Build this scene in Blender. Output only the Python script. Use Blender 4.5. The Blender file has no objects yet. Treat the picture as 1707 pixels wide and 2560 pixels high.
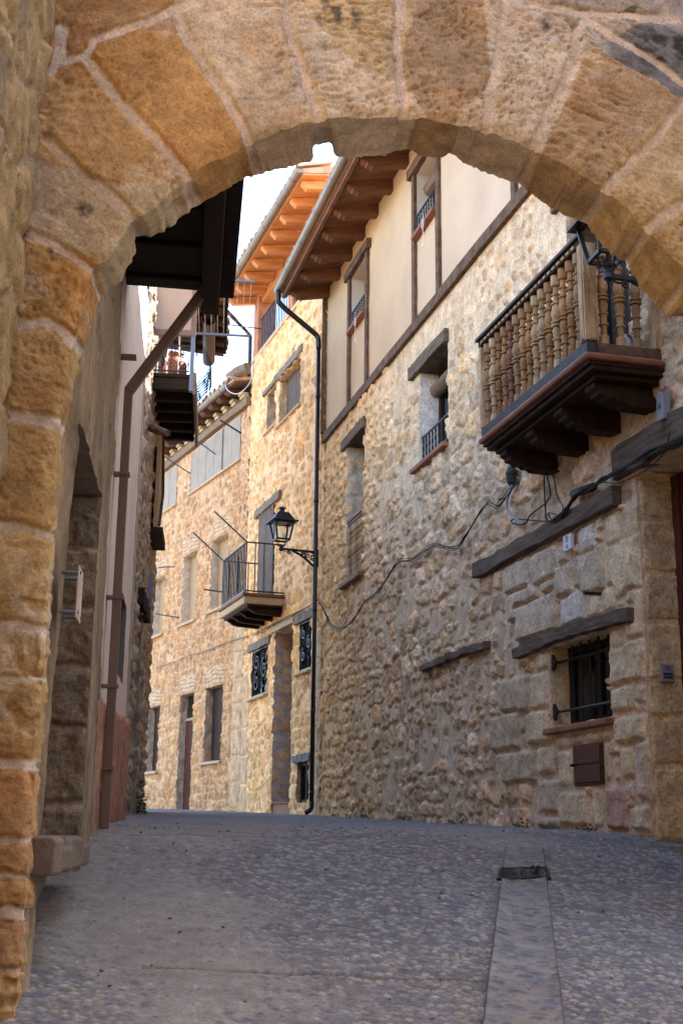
import bpy, math, random
import numpy as np
from mathutils import Vector, Matrix

random.seed(7)
S = bpy.context.scene
C = S.collection
R = math.radians

# ------------------------------------------------------------------ camera
F, CX, CY = 3113.0, 853.5, 1280.0          # focal length and centre in photograph pixels (1707 x 2560)
_up = np.array([126.5, 12112.0, -F]); _up /= np.linalg.norm(_up)
_fw = np.array([0, 0, -1.0]); _fw -= _up * _fw.dot(_up); _fw /= np.linalg.norm(_fw)
_rt = np.cross(_fw, _up)
MW = np.array([_rt, _fw, _up])             # camera -> world (eye at the origin, z = height above the eye)
cd = bpy.data.cameras.new('camera')
cam = bpy.data.objects.new('camera', cd); C.objects.link(cam)
cd.sensor_fit = 'VERTICAL'; cd.sensor_height = 36.0; cd.sensor_width = 24.0
cd.lens = F / 2560.0 * 36.0
cd.clip_start = 0.05; cd.clip_end = 2000
cam.matrix_world = Matrix([list(MW[0]), list(MW[1]), list(MW[2])]).to_4x4()
S.camera = cam

# ------------------------------------------------------------------ light
SUN_EL, SUN_AZ = 53.0, 62.0                # azimuth measured from the street axis (+Y) towards +X
SKY, SUN = 0.15, 5.0
wd = bpy.data.worlds.new('World'); S.world = wd; wd.use_nodes = True
nt = wd.node_tree
bg = nt.nodes['Background']; bg.inputs['Strength'].default_value = SKY
sky = nt.nodes.new('ShaderNodeTexSky'); sky.sky_type = 'NISHITA'; sky.sun_disc = False
sky.sun_elevation = R(SUN_EL); sky.sun_rotation = R(SUN_AZ)
sky.air_density = 1.0; sky.dust_density = 1.2; sky.ozone_density = 1.0
nt.links.new(sky.outputs[0], bg.inputs[0])
sd = bpy.data.lights.new('sun', 'SUN'); sd.energy = SUN; sd.angle = R(0.5); sd.color = (1.0, 0.93, 0.82)
so = bpy.data.objects.new('sun', sd); C.objects.link(so)
_sdir = Vector((math.sin(R(SUN_AZ)) * math.cos(R(SUN_EL)), math.cos(R(SUN_AZ)) * math.cos(R(SUN_EL)), math.sin(R(SUN_EL))))
so.rotation_euler = _sdir.to_track_quat('Z', 'Y').to_euler(); so.location = _sdir * 60
S.view_settings.view_transform = 'Standard'; S.view_settings.look = 'None'
S.view_settings.exposure = 2.85; S.view_settings.gamma = 1.0
S.cycles.max_bounces = 10; S.cycles.diffuse_bounces = 6
S.cycles.use_denoising = True

# ------------------------------------------------------------------ helpers: projection onto real planes
def ray(px, py): return MW @ np.array([px - CX, CY - py, -F])
def D(x, y): return (x * 1.08865, y * 1.08865)
class Wall:
    """a vertical plane: u along it, z up, w out of it towards the street"""
    def __init__(s, x, y, a, side=1):
        a = R(a); s.o = np.array([x, y, 0.0]); s.d = np.array([-math.sin(a), math.cos(a), 0.0])
        s.n = side * np.array([-math.cos(a), -math.sin(a), 0.0])
    def uv(s, px, py, w=0.0):
        q = ray(px, py); t = (w + s.o @ s.n) / (q @ s.n); p = q * t
        return float((p - s.o) @ s.d), float(p[2])
    def P(s, u, z, w=0.0): return s.o + s.d * u + s.n * w + np.array([0, 0, z])
    def G(s, U, Z, H):
        return (s.o[None, :] + U.reshape(-1, 1) * s.d[None, :] + H.reshape(-1, 1) * s.n[None, :]
                + np.stack([np.zeros(U.size), np.zeros(U.size), Z.ravel()], 1))

# ------------------------------------------------------------------ helpers: numpy noise
def h2(i, j, seed):
    n = (i.astype(np.int64) * 374761393 + j.astype(np.int64) * 668265263 + seed * 974711 + 12345) & 0xffffffff
    n = ((n ^ (n >> 13)) * 1274126177) & 0xffffffff
    n = ((n ^ (n >> 15)) * 2246822519) & 0xffffffff
    return ((n ^ (n >> 16)) & 0xffffff) / float(0x1000000)
def vnoise(x, y, seed):
    i = np.floor(x); j = np.floor(y); fx = x - i; fy = y - j
    fx = fx * fx * (3 - 2 * fx); fy = fy * fy * (3 - 2 * fy)
    a = h2(i, j, seed); b = h2(i + 1, j, seed); c = h2(i, j + 1, seed); d = h2(i + 1, j + 1, seed)
    return (a + (b - a) * fx) * (1 - fy) + (c + (d - c) * fx) * fy
def fbm(x, y, seed, o=4):
    r = 0; a = 0.5; t = 0
    for k in range(o):
        r = r + a * vnoise(x * 2 ** k, y * 2 ** k, seed + k * 17); t += a; a *= 0.5
    return r / t
def sm(x, a, b):
    t = np.clip((x - a) / (b - a), 0, 1); return t * t * (3 - 2 * t)
def vor(x, y, seed, jit=0.8, p=2.6, jy=None):
    jy = jit if jy is None else jy
    """cell pattern of staggered rows: distance to the edge between cells and two random numbers per cell"""
    j0 = np.floor(y); F1 = np.full(x.shape, 9.0); F2 = np.full(x.shape, 9.0)
    c1 = np.zeros(x.shape); c2 = np.zeros(x.shape)
    for dj in (-1, 0, 1):
        j = j0 + dj; off = h2(j, j * 0 + 3, seed + 5); i0 = np.floor(x - off)
        for di in (-1, 0, 1):
            i = i0 + di
            px = i + off + 0.5 + (h2(i, j, seed) - 0.5) * jit; py = j + 0.5 + (h2(i, j, seed + 1) - 0.5) * jy
            d = (np.abs(px - x) ** p + np.abs(py - y) ** p) ** (1 / p)
            n = d < F1
            F2 = np.where(n, F1, np.minimum(F2, d)); F1 = np.where(n, d, F1)
            c1 = np.where(n, h2(i, j, seed + 2), c1); c2 = np.where(n, h2(i, j, seed + 3), c2)
    return F2 - F1, c1, c2
def seg_dist(x, y, segs):
    """distance to a set of segments [(x0,y0,x1,y1), ...]"""
    best = np.full(x.shape, 9.0)
    for (x0, y0, x1, y1) in segs:
        dx, dy = x1 - x0, y1 - y0; L = dx * dx + dy * dy + 1e-12
        t = np.clip(((x - x0) * dx + (y - y0) * dy) / L, 0, 1)
        best = np.minimum(best, np.hypot(x - x0 - t * dx, y - y0 - t * dy))
    return best

# ------------------------------------------------------------------ helpers: objects
def wloc(o):
    v = Vector((0, 0, 0))
    while o is not None: v = v + o.location; o = o.parent
    return v
def link(name, me, mat, parent=None):
    o = bpy.data.objects.new(name, me); C.objects.link(o)
    if mat is not None: me.materials.append(mat)
    if parent is not None: o.parent = parent
    return o
def tag(o, label=None, cat=None, group=None, kind=None):
    if label: o['label'] = label
    if cat: o['category'] = cat
    if group: o['group'] = group
    if kind: o['kind'] = kind
    return o
def thing(name, label, cat, loc=(0, 0, 0), group=None):
    o = bpy.data.objects.new(name, None); C.objects.link(o); o.location = Vector(loc); o.empty_display_size = 0.2
    return tag(o, label, cat, group)
def dup(o, parent=None):
    c = o.copy(); C.objects.link(c)
    if parent is not None: c.parent = parent
    for ch in list(o.children): dup(ch, c)
    return c
def fastmesh(name, V, Q, mat, parent=None, col=None, smooth=True):
    if parent is not None: V = V - np.array(wloc(parent))[None, :]
    me = bpy.data.meshes.new(name)
    me.vertices.add(len(V)); me.vertices.foreach_set('co', V.astype(np.float32).ravel())
    me.loops.add(Q.size); me.loops.foreach_set('vertex_index', Q.astype(np.int32).ravel())
    me.polygons.add(len(Q)); me.polygons.foreach_set('loop_start', np.arange(0, Q.size, 4, dtype=np.int32))
    me.update(calc_edges=True); me.validate()
    if col is not None:
        a = me.color_attributes.new('Col', 'FLOAT_COLOR', 'POINT'); a.data.foreach_set('color', col.astype(np.float32).ravel())
    if smooth: me.polygons.foreach_set('use_smooth', [True] * len(me.polygons))
    return link(name, me, mat, parent)
def gridq(n, m, base=0):
    i, j = np.meshgrid(np.arange(n - 1), np.arange(m - 1), indexing='ij'); a = base + i * m + j
    return np.stack([a, a + m, a + m + 1, a + 1], -1).reshape(-1, 4)

class MB:
    """collects shapes, links them as one mesh object"""
    def __init__(s): s.v = []; s.f = []
    def add(s, vs, fs):
        b = len(s.v); s.v += [tuple(float(c) for c in v) for v in vs]; s.f += [tuple(b + i for i in f) for f in fs]; return s
    def hexa(s, p): return s.add(p, [(3, 2, 1, 0), (4, 5, 6, 7), (0, 1, 5, 4), (1, 2, 6, 5), (2, 3, 7, 6), (3, 0, 4, 7)])
    def wbox(s, W, u0, u1, z0, z1, w0, w1, du=0.0):
        """box in wall coordinates; du shears the top along u"""
        return s.hexa([W.P(u0, z0, w0), W.P(u1, z0, w0), W.P(u1, z0, w1), W.P(u0, z0, w1),
                       W.P(u0 + du, z1, w0), W.P(u1 + du, z1, w0), W.P(u1 + du, z1, w1), W.P(u0 + du, z1, w1)])
    def box(s, x0, x1, y0, y1, z0, z1):
        return s.hexa([(x0, y0, z0), (x1, y0, z0), (x1, y1, z0), (x0, y1, z0), (x0, y0, z1), (x1, y0, z1), (x1, y1, z1), (x0, y1, z1)])
    def bar(s, p, q, a, b, up=(0, 0, 1)):
        p = Vector(p); q = Vector(q); t = (q - p).normalized(); up = Vector(up)
        if abs(t.dot(up)) > 0.95: up = Vector((0.3, 1, 0))
        x = t.cross(up).normalized(); y = x.cross(t).normalized()
        r = [p - x * a / 2 - y * b / 2, p + x * a / 2 - y * b / 2, p + x * a / 2 + y * b / 2, p - x * a / 2 + y * b / 2]
        return s.hexa(r + [v + (q - p) for v in r])
    def tube(s, pts, r, n=8, caps=True):
        pts = [Vector(p) for p in pts]; rr = r if isinstance(r, (list, tuple)) else [r] * len(pts)
        rings = []; x = None
        for k, p in enumerate(pts):
            t = (pts[min(k + 1, len(pts) - 1)] - pts[max(k - 1, 0)]).normalized()
            if x is None: x = t.cross(Vector((0, 0, 1)) if abs(t.z) < 0.9 else Vector((0, 1, 0))).normalized()
            else: x = (x - t * x.dot(t)).normalized()
            y = t.cross(x)
            rings.append([p + (x * math.cos(2 * math.pi * i / n) + y * math.sin(2 * math.pi * i / n)) * rr[k] for i in range(n)])
        vs = [v for g in rings for v in g]; fs = []
        for k in range(len(pts) - 1):
            for i in range(n): fs.append((k * n + i, k * n + (i + 1) % n, (k + 1) * n + (i + 1) % n, (k + 1) * n + i))
        if caps: fs += [tuple(range(n))[::-1], tuple((len(pts) - 1) * n + i for i in range(n))]
        return s.add(vs, fs)
    def lathe(s, c, prof, n=12):
        return s.tube([Vector(c) + Vector((0, 0, h)) for r, h in prof], [r for r, h in prof], n)
    def prism(s, poly, ext):
        n = len(poly); e = np.array(ext, float); a = [np.array(p, float) for p in poly]
        return s.add(a + [p + e for p in a], [tuple(range(n))[::-1], tuple(range(n, 2 * n))] +
                     [(i, (i + 1) % n, n + (i + 1) % n, n + i) for i in range(n)])
    def build(s, name, mat, parent=None, smooth=False, bevel=0.0, wob=0.0, seed=0):
        o = wloc(parent) if parent is not None else Vector((0, 0, 0))
        me = bpy.data.meshes.new(name); me.from_pydata([tuple(Vector(v) - o) for v in s.v], [], s.f); me.validate(); me.update()
        import bmesh
        bm = bmesh.new(); bm.from_mesh(me); bmesh.ops.recalc_face_normals(bm, faces=bm.faces); bm.to_mesh(me); bm.free()
        if smooth: me.polygons.foreach_set('use_smooth', [True] * len(me.polygons))
        ob = link(name, me, mat, parent)
        if bevel:
            m = ob.modifiers.new('bevel', 'BEVEL'); m.width = bevel; m.segments = 2; m.limit_method = 'ANGLE'; m.angle_limit = R(40)
        return ob
def smooth_path(pts, k=6):
    pts = [np.array(p, float) for p in pts]; out = []
    for i in range(len(pts) - 1):
        p0 = pts[max(i - 1, 0)]; p1 = pts[i]; p2 = pts[i + 1]; p3 = pts[min(i + 2, len(pts) - 1)]
        for t in np.linspace(0, 1, k, endpoint=False):
            out.append(0.5 * ((2 * p1) + (-p0 + p2) * t + (2 * p0 - 5 * p1 + 4 * p2 - p3) * t * t + (-p0 + 3 * p1 - 3 * p2 + p3) * t ** 3))
    return out + [pts[-1]]

# ------------------------------------------------------------------ materials
def material(name, col, rough=0.85, var=0.22, vs=5.0, bump=0.25, bs=45.0, stretch=(1, 1, 1), metal=0.0, spec=0.3, col2=None, rnd=0.0, dist=0.01):
    m = bpy.data.materials.new(name); m.use_nodes = True; n = m.node_tree.nodes; l = m.node_tree.links
    b = n['Principled BSDF']; b.inputs['Roughness'].default_value = rough; b.inputs['Metallic'].default_value = metal
    b.inputs['Specular IOR Level'].default_value = spec
    tc = n.new('ShaderNodeTexCoord'); mp = n.new('ShaderNodeMapping'); mp.inputs['Scale'].default_value = stretch
    l.new(tc.outputs['Object'], mp.inputs['Vector'])
    nz = n.new('ShaderNodeTexNoise'); nz.inputs['Scale'].default_value = vs; nz.inputs['Detail'].default_value = 8; nz.inputs['Roughness'].default_value = 0.65
    l.new(mp.outputs[0], nz.inputs['Vector'])
    cr = n.new('ShaderNodeValToRGB'); cr.color_ramp.elements[0].position = 0.3; cr.color_ramp.elements[1].position = 0.7
    c2 = col2 if col2 else tuple(min(1, c * (1 + var)) for c in col)
    c1 = col if col2 else tuple(c * (1 - var) for c in col)
    cr.color_ramp.elements[0].color = (*c1, 1); cr.color_ramp.elements[1].color = (*c2, 1)
    l.new(nz.outputs['Fac'], cr.inputs[0]); out = cr.outputs[0]
    if rnd:
        oi = n.new('ShaderNodeObjectInfo'); hs = n.new('ShaderNodeHueSaturation'); mr = n.new('ShaderNodeMapRange')
        mr.inputs['To Min'].default_value = 1 - rnd; mr.inputs['To Max'].default_value = 1 + rnd
        l.new(oi.outputs['Random'], mr.inputs['Value']); l.new(mr.outputs[0], hs.inputs['Value']); l.new(out, hs.inputs['Color']); out = hs.outputs[0]
    l.new(out, b.inputs['Base Color'])
    if bump:
        n2 = n.new('ShaderNodeTexNoise'); n2.inputs['Scale'].default_value = bs; n2.inputs['Detail'].default_value = 6
        l.new(mp.outputs[0], n2.inputs['Vector'])
        bp = n.new('ShaderNodeBump'); bp.inputs['Strength'].default_value = bump; bp.inputs['Distance'].default_value = dist
        l.new(n2.outputs['Fac'], bp.inputs['Height']); l.new(bp.outputs[0], b.inputs['Normal'])
    return m
def stone_material(name, bs=55.0, bump=0.9, dist=0.012, fine=0.35, pit=0.45, squash=(1, 1, 1)):
    """base colour from the mesh's own stone colours, broken up by grain and pits; alpha says stone (1) or mortar (0)"""
    m = bpy.data.materials.new(name); m.use_nodes = True; n = m.node_tree.nodes; l = m.node_tree.links
    b = n['Principled BSDF']; b.inputs['Roughness'].default_value = 0.92; b.inputs['Specular IOR Level'].default_value = 0.15
    at = n.new('ShaderNodeAttribute'); at.attribute_name = 'Col'
    tc = n.new('ShaderNodeTexCoord'); mp = n.new('ShaderNodeMapping'); mp.inputs['Scale'].default_value = squash
    l.new(tc.outputs['Object'], mp.inputs['Vector'])
    nz = n.new('ShaderNodeTexNoise'); nz.inputs['Scale'].default_value = bs; nz.inputs['Detail'].default_value = 8; nz.inputs['Roughness'].default_value = 0.7
    l.new(mp.outputs[0], nz.inputs['Vector'])
    n2 = n.new('ShaderNodeTexNoise'); n2.inputs['Scale'].default_value = bs * 0.18; n2.inputs['Detail'].default_value = 6
    l.new(mp.outputs[0], n2.inputs['Vector'])
    def mr(src, a, bb, c, d):
        q = n.new('ShaderNodeMapRange'); q.inputs['From Min'].default_value = a; q.inputs['From Max'].default_value = bb
        q.inputs['To Min'].default_value = c; q.inputs['To Max'].default_value = d; l.new(src, q.inputs['Value']); return q.outputs[0]
    def mul(a, bb):
        q = n.new('ShaderNodeMath'); q.operation = 'MULTIPLY'
        for k, v in enumerate((a, bb)):
            if isinstance(v, float): q.inputs[k].default_value = v
            else: l.new(v, q.inputs[k])
        return q.outputs[0]
    g1 = mr(nz.outputs['Fac'], 0.3, 0.7, 1 - fine, 1 + fine)
    g2 = mr(n2.outputs['Fac'], 0.3, 0.7, 1 - fine * 0.6, 1 + fine * 0.6)
    # shade inside the pits painted into the colour, only in the stones
    pitf = mr(nz.outputs['Fac'], 0.33, 0.42, pit, 0.0); pitm = mul(pitf, at.outputs['Alpha'])
    one = n.new('ShaderNodeMath'); one.operation = 'SUBTRACT'; one.inputs[0].default_value = 1.0; l.new(pitm, one.inputs[1])
    g = mul(mul(g1, g2), one.outputs[0])
    vm = n.new('ShaderNodeVectorMath'); vm.operation = 'SCALE'
    l.new(at.outputs['Color'], vm.inputs[0]); l.new(g, vm.inputs['Scale'])
    l.new(vm.outputs[0], b.inputs['Base Color'])
    bp = n.new('ShaderNodeBump'); bp.inputs['Distance'].default_value = dist
    l.new(mr(at.outputs['Alpha'], 0, 1, 0.25 * bump, bump), bp.inputs['Strength']); l.new(nz.outputs['Fac'], bp.inputs['Height'])
    l.new(bp.outputs[0], b.inputs['Normal'])
    return m
def glass_material():
    m = bpy.data.materials.new('lantern_glass'); m.use_nodes = True; n = m.node_tree.nodes; l = m.node_tree.links
    for x in list(n): n.remove(x)
    o = n.new('ShaderNodeOutputMaterial'); t = n.new('ShaderNodeBsdfTransparent'); g = n.new('ShaderNodeBsdfGlossy'); g.inputs['Roughness'].default_value = 0.05
    x = n.new('ShaderNodeMixShader'); x.inputs[0].default_value = 0.02
    t.inputs[0].default_value = (0.93, 0.94, 0.95, 1); l.new(t.outputs[0], x.inputs[1]); l.new(g.outputs[0], x.inputs[2]); l.new(x.outputs[0], o.inputs[0]); return m
STONE = stone_material('rubble_stone', 42, 1.0, 0.018, 0.42, 0.4)
ARCHM = stone_material('sandstone', 85, 0.9, 0.006, 0.34, 0.35)
ROADM = stone_material('cobbles', 70, 0.6, 0.004, 0.3, 0.25)
PLAST = material('cream_plaster', (0.66, 0.47, 0.31), 0.9, 0.07, 1.3, 0.25, 90)
PLGREY = material('grey_plaster', (0.42, 0.38, 0.35), 0.9, 0.08, 3, 0.3, 90)
PLBEIGE = material('beige_render', (0.40, 0.31, 0.24), 0.9, 0.08, 2, 0.3, 120)
PLRED = material('red_roughcast', (0.36, 0.17, 0.10), 0.95, 0.3, 8, 1.0, 90, dist=0.02)
TIMBER = material('weathered_timber', (0.05, 0.03, 0.02), 0.85, 0.5, 9, 0.5, 40, (1, 1, 1), col2=(0.18, 0.11, 0.07), spec=0.15)
TIMBH = material('weathered_timber_beam', (0.06, 0.042, 0.030), 0.9, 0.5, 7, 0.9, 30, (1, 0.35, 5), col2=(0.20, 0.145, 0.105), spec=0.15)
DARKW = material('dark_stained_wood', (0.016, 0.008, 0.005), 0.6, 0.5, 6, 0.4, 40, (1, 1, 0.3), col2=(0.05, 0.022, 0.013), spec=0.1)
RAFT = material('brown_rafters', (0.07, 0.028, 0.013), 0.75, 0.4, 4, 0.3, 30, (0.4, 3, 3), col2=(0.18, 0.075, 0.034))
ORANGE = material('new_pine', (0.42, 0.16, 0.045), 0.6, 0.3, 4, 0.2, 30, (0.5, 3, 3), col2=(0.62, 0.27, 0.09))
PALEW = material('pale_baluster_wood', (0.19, 0.095, 0.038), 0.8, 0.35, 10, 0.3, 60, (2, 2, 0.6), col2=(0.54, 0.36, 0.20), rnd=0.3, spec=0.15)
HONEY = material('honey_baluster_wood', (0.16, 0.065, 0.025), 0.8, 0.35, 10, 0.3, 60, (2, 2, 0.6), col2=(0.40, 0.21, 0.085), rnd=0.3, spec=0.15)
REDW = material('red_baluster_wood', (0.15, 0.045, 0.02), 0.6, 0.35, 8, 0.3, 60, (2, 2, 0.6), col2=(0.26, 0.085, 0.04), rnd=0.15)
BLACKW = material('blackened_wood', (0.012, 0.011, 0.011), 0.6, 0.5, 8, 0.4, 40, col2=(0.05, 0.045, 0.042))
EAVEW = material('dark_eave_wood', (0.012, 0.007, 0.005), 0.9, 0.4, 6, 0.5, 30, (0.5, 3, 3), col2=(0.035, 0.020, 0.013))  # even near-black brown wood
IRON = material('black_iron', (0.012, 0.012, 0.014), 0.45, 0.3, 12, 0.1, 80, metal=0.3, spec=0.5)
ZINC = material('zinc_gutter', (0.22, 0.185, 0.155), 0.45, 0.2, 3, 0.05, 20, metal=0.5, spec=0.5)
PIPEM = material('dark_downpipe', (0.020, 0.015, 0.014), 0.35, 0.2, 3, 0.02, 20, metal=0.3, spec=0.5)
PIPEB = material('brown_downpipe', (0.17, 0.105, 0.075), 0.5, 0.12, 3, 0.05, 20, spec=0.4)
TILE = material('roof_tile', (0.30, 0.15, 0.08), 0.9, 0.4, 5, 0.4, 40, col2=(0.50, 0.33, 0.21), rnd=0.1)
TERRA = material('terracotta', (0.24, 0.10, 0.055), 0.75, 0.25, 7, 0.3, 60, rnd=0.1)
BRICK = material('thin_brick', (0.40, 0.17, 0.09), 0.9, 0.35, 9, 0.6, 40)
CANE = material('cane_blind', (0.44, 0.35, 0.275), 0.8, 0.12, 4, 0.2, 60)
SLAT = material('slat_blind', (0.16, 0.105, 0.075), 0.7, 0.3, 8, 0.2, 60)
PANE = material('dark_glass', (0.006, 0.008, 0.010), 0.12, 0.4, 2, 0.0, 10, spec=0.5)
DOORM = material('mahogany_door', (0.05, 0.015, 0.008), 0.65, 0.4, 6, 0.25, 30, (4, 4, 0.5), col2=(0.12, 0.038, 0.02), spec=0.15)
WHITE = material('white_paint', (0.62, 0.62, 0.63), 0.6, 0.12, 5, 0.1, 30)
GREYB = material('grey_plastic', (0.22, 0.23, 0.26), 0.5, 0.1, 5, 0.05, 30)
STEEL = material('steel', (0.13, 0.135, 0.15), 0.4, 0.15, 6, 0.05, 40, metal=0.6)
INK = material('dark_lettering', (0.03, 0.03, 0.05), 0.6, 0.1, 5, 0.0)
INK2 = material('faded_lettering', (0.33, 0.34, 0.42), 0.6, 0.1, 5, 0.0)
CABLE = material('black_cable', (0.012, 0.012, 0.012), 0.6, 0.3, 5, 0.0)
LEAF = material('weed_leaves', (0.045, 0.08, 0.02), 0.7, 0.4, 20, 0.0)
WIN_W = material('oak_window', (0.40, 0.25, 0.12), 0.6, 0.2, 6, 0.2, 40, (3, 3, 0.5))
LINTST = material('lintel_stone', (0.52, 0.36, 0.21), 0.9, 0.15, 6, 0.4, 50)
LGLASS = glass_material()

# ------------------------------------------------------------------ stone wall generator
def rubble(name, W, u0, u1, z0, z1, su, sz, ops, seed, st, parent, blocks=(), cover=None, tint=None, warp=0.012, mat=None):
    """rubble masonry as a displaced sheet; ops = openings (u0,u1,z0,z1,depth,colour,stoneness), blocks = dressed stones (u0,u1,z0,z1,colour,relief)"""
    ex_u = [x for o in ops for x in o[:2] if u0 < x < u1]; ex_z = [x for o in ops for x in o[2:4] if z0 < x < z1]
    def lines(a, b, s, ex):
        g = np.linspace(a, b, int((b - a) / s) + 2)
        for e in ex: g = g[np.abs(g - e) > s * 0.4]
        return np.unique(np.concatenate([g, [a, b], ex]))
    us = lines(u0, u1, su, ex_u); zs = lines(z0, z1, sz, ex_z); n, m = len(us), len(zs)
    U, Z = np.meshgrid(us, zs, indexing='ij')
    x = U + (fbm(U * 3, Z * 3, seed + 90, 3) - 0.5) * 0.30 * st['su']; y = Z + (fbm(U * 1.6, Z * 2, seed + 80, 3) - 0.5) * 0.9 * st['sz']
    x = x + (fbm(U * 14, Z * 14, seed + 70, 3) - 0.5) * 0.06; y = y + (fbm(U * 14, Z * 14, seed + 60, 3) - 0.5) * 0.05
    ea, ra, rb = vor(x / st['su'], y / st['sz'], seed, 0.85, 3.2, 0.5); ea = ea * min(st['su'], st['sz'])
    k = st.get('big', 0)
    if k:
        eb, r3, r4 = vor(x / (st['su'] * k), y / (st['sz'] * k), seed + 40, 0.8, 3.4, 0.4); eb = eb * min(st['su'], st['sz']) * k
        s = fbm(U * 0.8, Z * 1.3, seed + 33, 3) - st.get('bigt', 0.5)
        big = s > 0; ea = np.where(big, eb, ea); ra = np.where(big, r3, ra); rb = np.where(big, r4, rb)
        ea = np.minimum(ea, np.abs(s) * 1.2 + 0.006)
    mo = st['mort'] * (0.5 + 1.0 * fbm(U * 1.2, Z * 1.2, seed + 21, 3))
    cv = fbm(U * 5, Z * 5, seed + 51, 4)
    if cover is not None: mo = mo + cover(U, Z) * (0.35 + 1.3 * cv) * min(st['su'], st['sz']) * 0.55
    mo = mo + (ra < st.get('small', 0.12)) * 0.02
    h = sm(ea, mo, mo + st['round'])
    mask = sm(ea, mo - 0.002, mo + 0.008)
    rough = fbm(U * 22, Z * 22, seed + 11, 4) - 0.5; rough2 = fbm(U * 7, Z * 7, seed + 12, 3) - 0.5
    H = st['amp'] * (h ** 0.45) * (0.25 + 1.0 * rb) + h * (rough * st['rough'] + rough2 * st['rough'] * 0.8) + (1 - h) * (rough2 * 0.012 + rough * 0.005)
    pal = np.array(st['cols']); idx = np.minimum((ra * len(pal)).astype(int), len(pal) - 1)
    sc = pal[idx] * (0.75 + 0.5 * rb)[..., None]
    mc = np.array(st['mcol'])[None, None, :] * (0.86 + 0.28 * fbm(U * 2, Z * 2, seed + 71, 4))[..., None]
    col = sc * (0.75 + 0.5 * fbm(U * 9, Z * 9, seed + 13, 3))[..., None]
    for (a, b, c, d, bc, br) in blocks:
        wx = (fbm(U * 11, Z * 11, seed + 200, 3) - 0.5) * 0.035; wy = (fbm(U * 11, Z * 11, seed + 210, 3) - 0.5) * 0.035
        dx = np.maximum(a - (U + wx), U + wx - b); dz = np.maximum(c - (Z + wy), Z + wy - d)
        r = 0.025; dd = np.where((dx > -r) & (dz > -r), np.hypot(np.maximum(dx + r, 0), np.maximum(dz + r, 0)) - r, np.maximum(dx, dz))
        near = dd < (0.03 if br > 0 else 0.0); hb = sm(-dd, -0.003, 0.022) * (br > 0); mb = sm(-dd, -0.004, 0.005) * (br > 0)
        Hb = br * hb + hb * (rough * st['rough'] * 0.35 + rough2 * st['rough'] * 0.4)
        H = np.where(near, Hb + (1 - hb) * rough2 * 0.006, H); mask = np.where(near, mb * 0.55, mask)
        cb = np.array(bc)[None, None, :] * (0.8 + 0.4 * fbm(U * 6, Z * 6, seed + 14, 4))[..., None]
        col = np.where(near[..., None], cb, col)
        mask_near = np.where(near, mb, 0)[..., None]
        col = np.where(near[..., None], mc * (1 - mask_near) + cb * mask_near, col)
        mask = np.where(near, np.where(mb > 0.5, 0.6, mask), mask)
    inb = np.zeros(U.shape, bool)
    for (a, b, c, d, bc, br) in blocks: inb |= (U > a - 0.03) & (U < b + 0.03) & (Z > c - 0.03) & (Z < d + 0.03)
    col = np.where(inb[..., None], col, mc * (1 - mask[..., None]) + col * mask[..., None])
    if tint is not None: col = col * tint(U, Z)
    wu = (fbm(U * 4, Z * 4, seed + 5, 3) - 0.5) * warp * 2; wz = (fbm(U * 4, Z * 4, seed + 6, 3) - 0.5) * warp * 2
    V = W.G(U + wu, Z + wz, H); Cc = np.concatenate([col.reshape(-1, 3), mask.reshape(-1, 1)], 1)
    q = gridq(n, m)
    cu = (us[:-1] + us[1:]) / 2; cz = (zs[:-1] + zs[1:]) / 2; CU, CZ = np.meshgrid(cu, cz, indexing='ij')
    hole = np.zeros(CU.shape, bool)
    for o in ops: hole |= (CU > o[0]) & (CU < o[1]) & (CZ > o[2]) & (CZ < o[3])
    Q = [q[~hole.ravel()]]; VV = [V]; CC = [Cc]; base = len(V)
    for o in ops:                                        # reveals grown from the edge of each hole
        ia = np.searchsorted(us, max(o[0], u0)); ib = np.searchsorted(us, min(o[1], u1)); ja = np.searchsorted(zs, max(o[2], z0)); jb = np.searchsorted(zs, min(o[3], z1))
        sides = [[(i, jb) for i in range(ia, ib + 1)], [(i, ja) for i in range(ib, ia - 1, -1)],
                 [(ia, j) for j in range(ja, jb + 1)], [(ib, j) for j in range(jb, ja - 1, -1)]]
        for kk, sd_ in enumerate(sides):
            ii = np.array([a * m + b for a, b in sd_]); K = 9
            uu = U.ravel()[ii] + wu.ravel()[ii]; zz = Z.ravel()[ii] + wz.ravel()[ii]; hh = H.ravel()[ii]
            inw = {0: (0, -1), 1: (0, 1), 2: (1, 0), 3: (-1, 0)}[kk]
            lay = []
            for t in range(K + 1):
                f_ = t / K; w_ = hh * (1 - f_) - o[4] * f_
                ee, e1, e2 = vor((uu + zz) / 0.26 + 7 * kk, w_ / 0.2 + kk * 3 + o[0] * 5, seed + 300)
                on = sm(ee, 0.12 + 0.2 * (1 - o[6]), 0.3 + 0.2 * (1 - o[6])) * o[6]
                dsp = on * 0.022 * (0 if t in (0, K) else 1)
                lay.append(W.G(uu + inw[0] * dsp, zz + inw[1] * dsp, w_))
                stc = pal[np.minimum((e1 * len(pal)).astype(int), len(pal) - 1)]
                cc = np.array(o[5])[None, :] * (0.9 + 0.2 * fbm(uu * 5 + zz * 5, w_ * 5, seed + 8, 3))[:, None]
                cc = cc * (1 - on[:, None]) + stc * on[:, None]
                CC.append(np.concatenate([cc, on[:, None] * 0.8], 1))
            VV.append(np.concatenate(lay)); Q.append(gridq(K + 1, len(ii), base)); base += (K + 1) * len(ii)
    return fastmesh(name, np.concatenate(VV), np.concatenate(Q), mat or STONE, parent, np.concatenate(CC))

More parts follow.
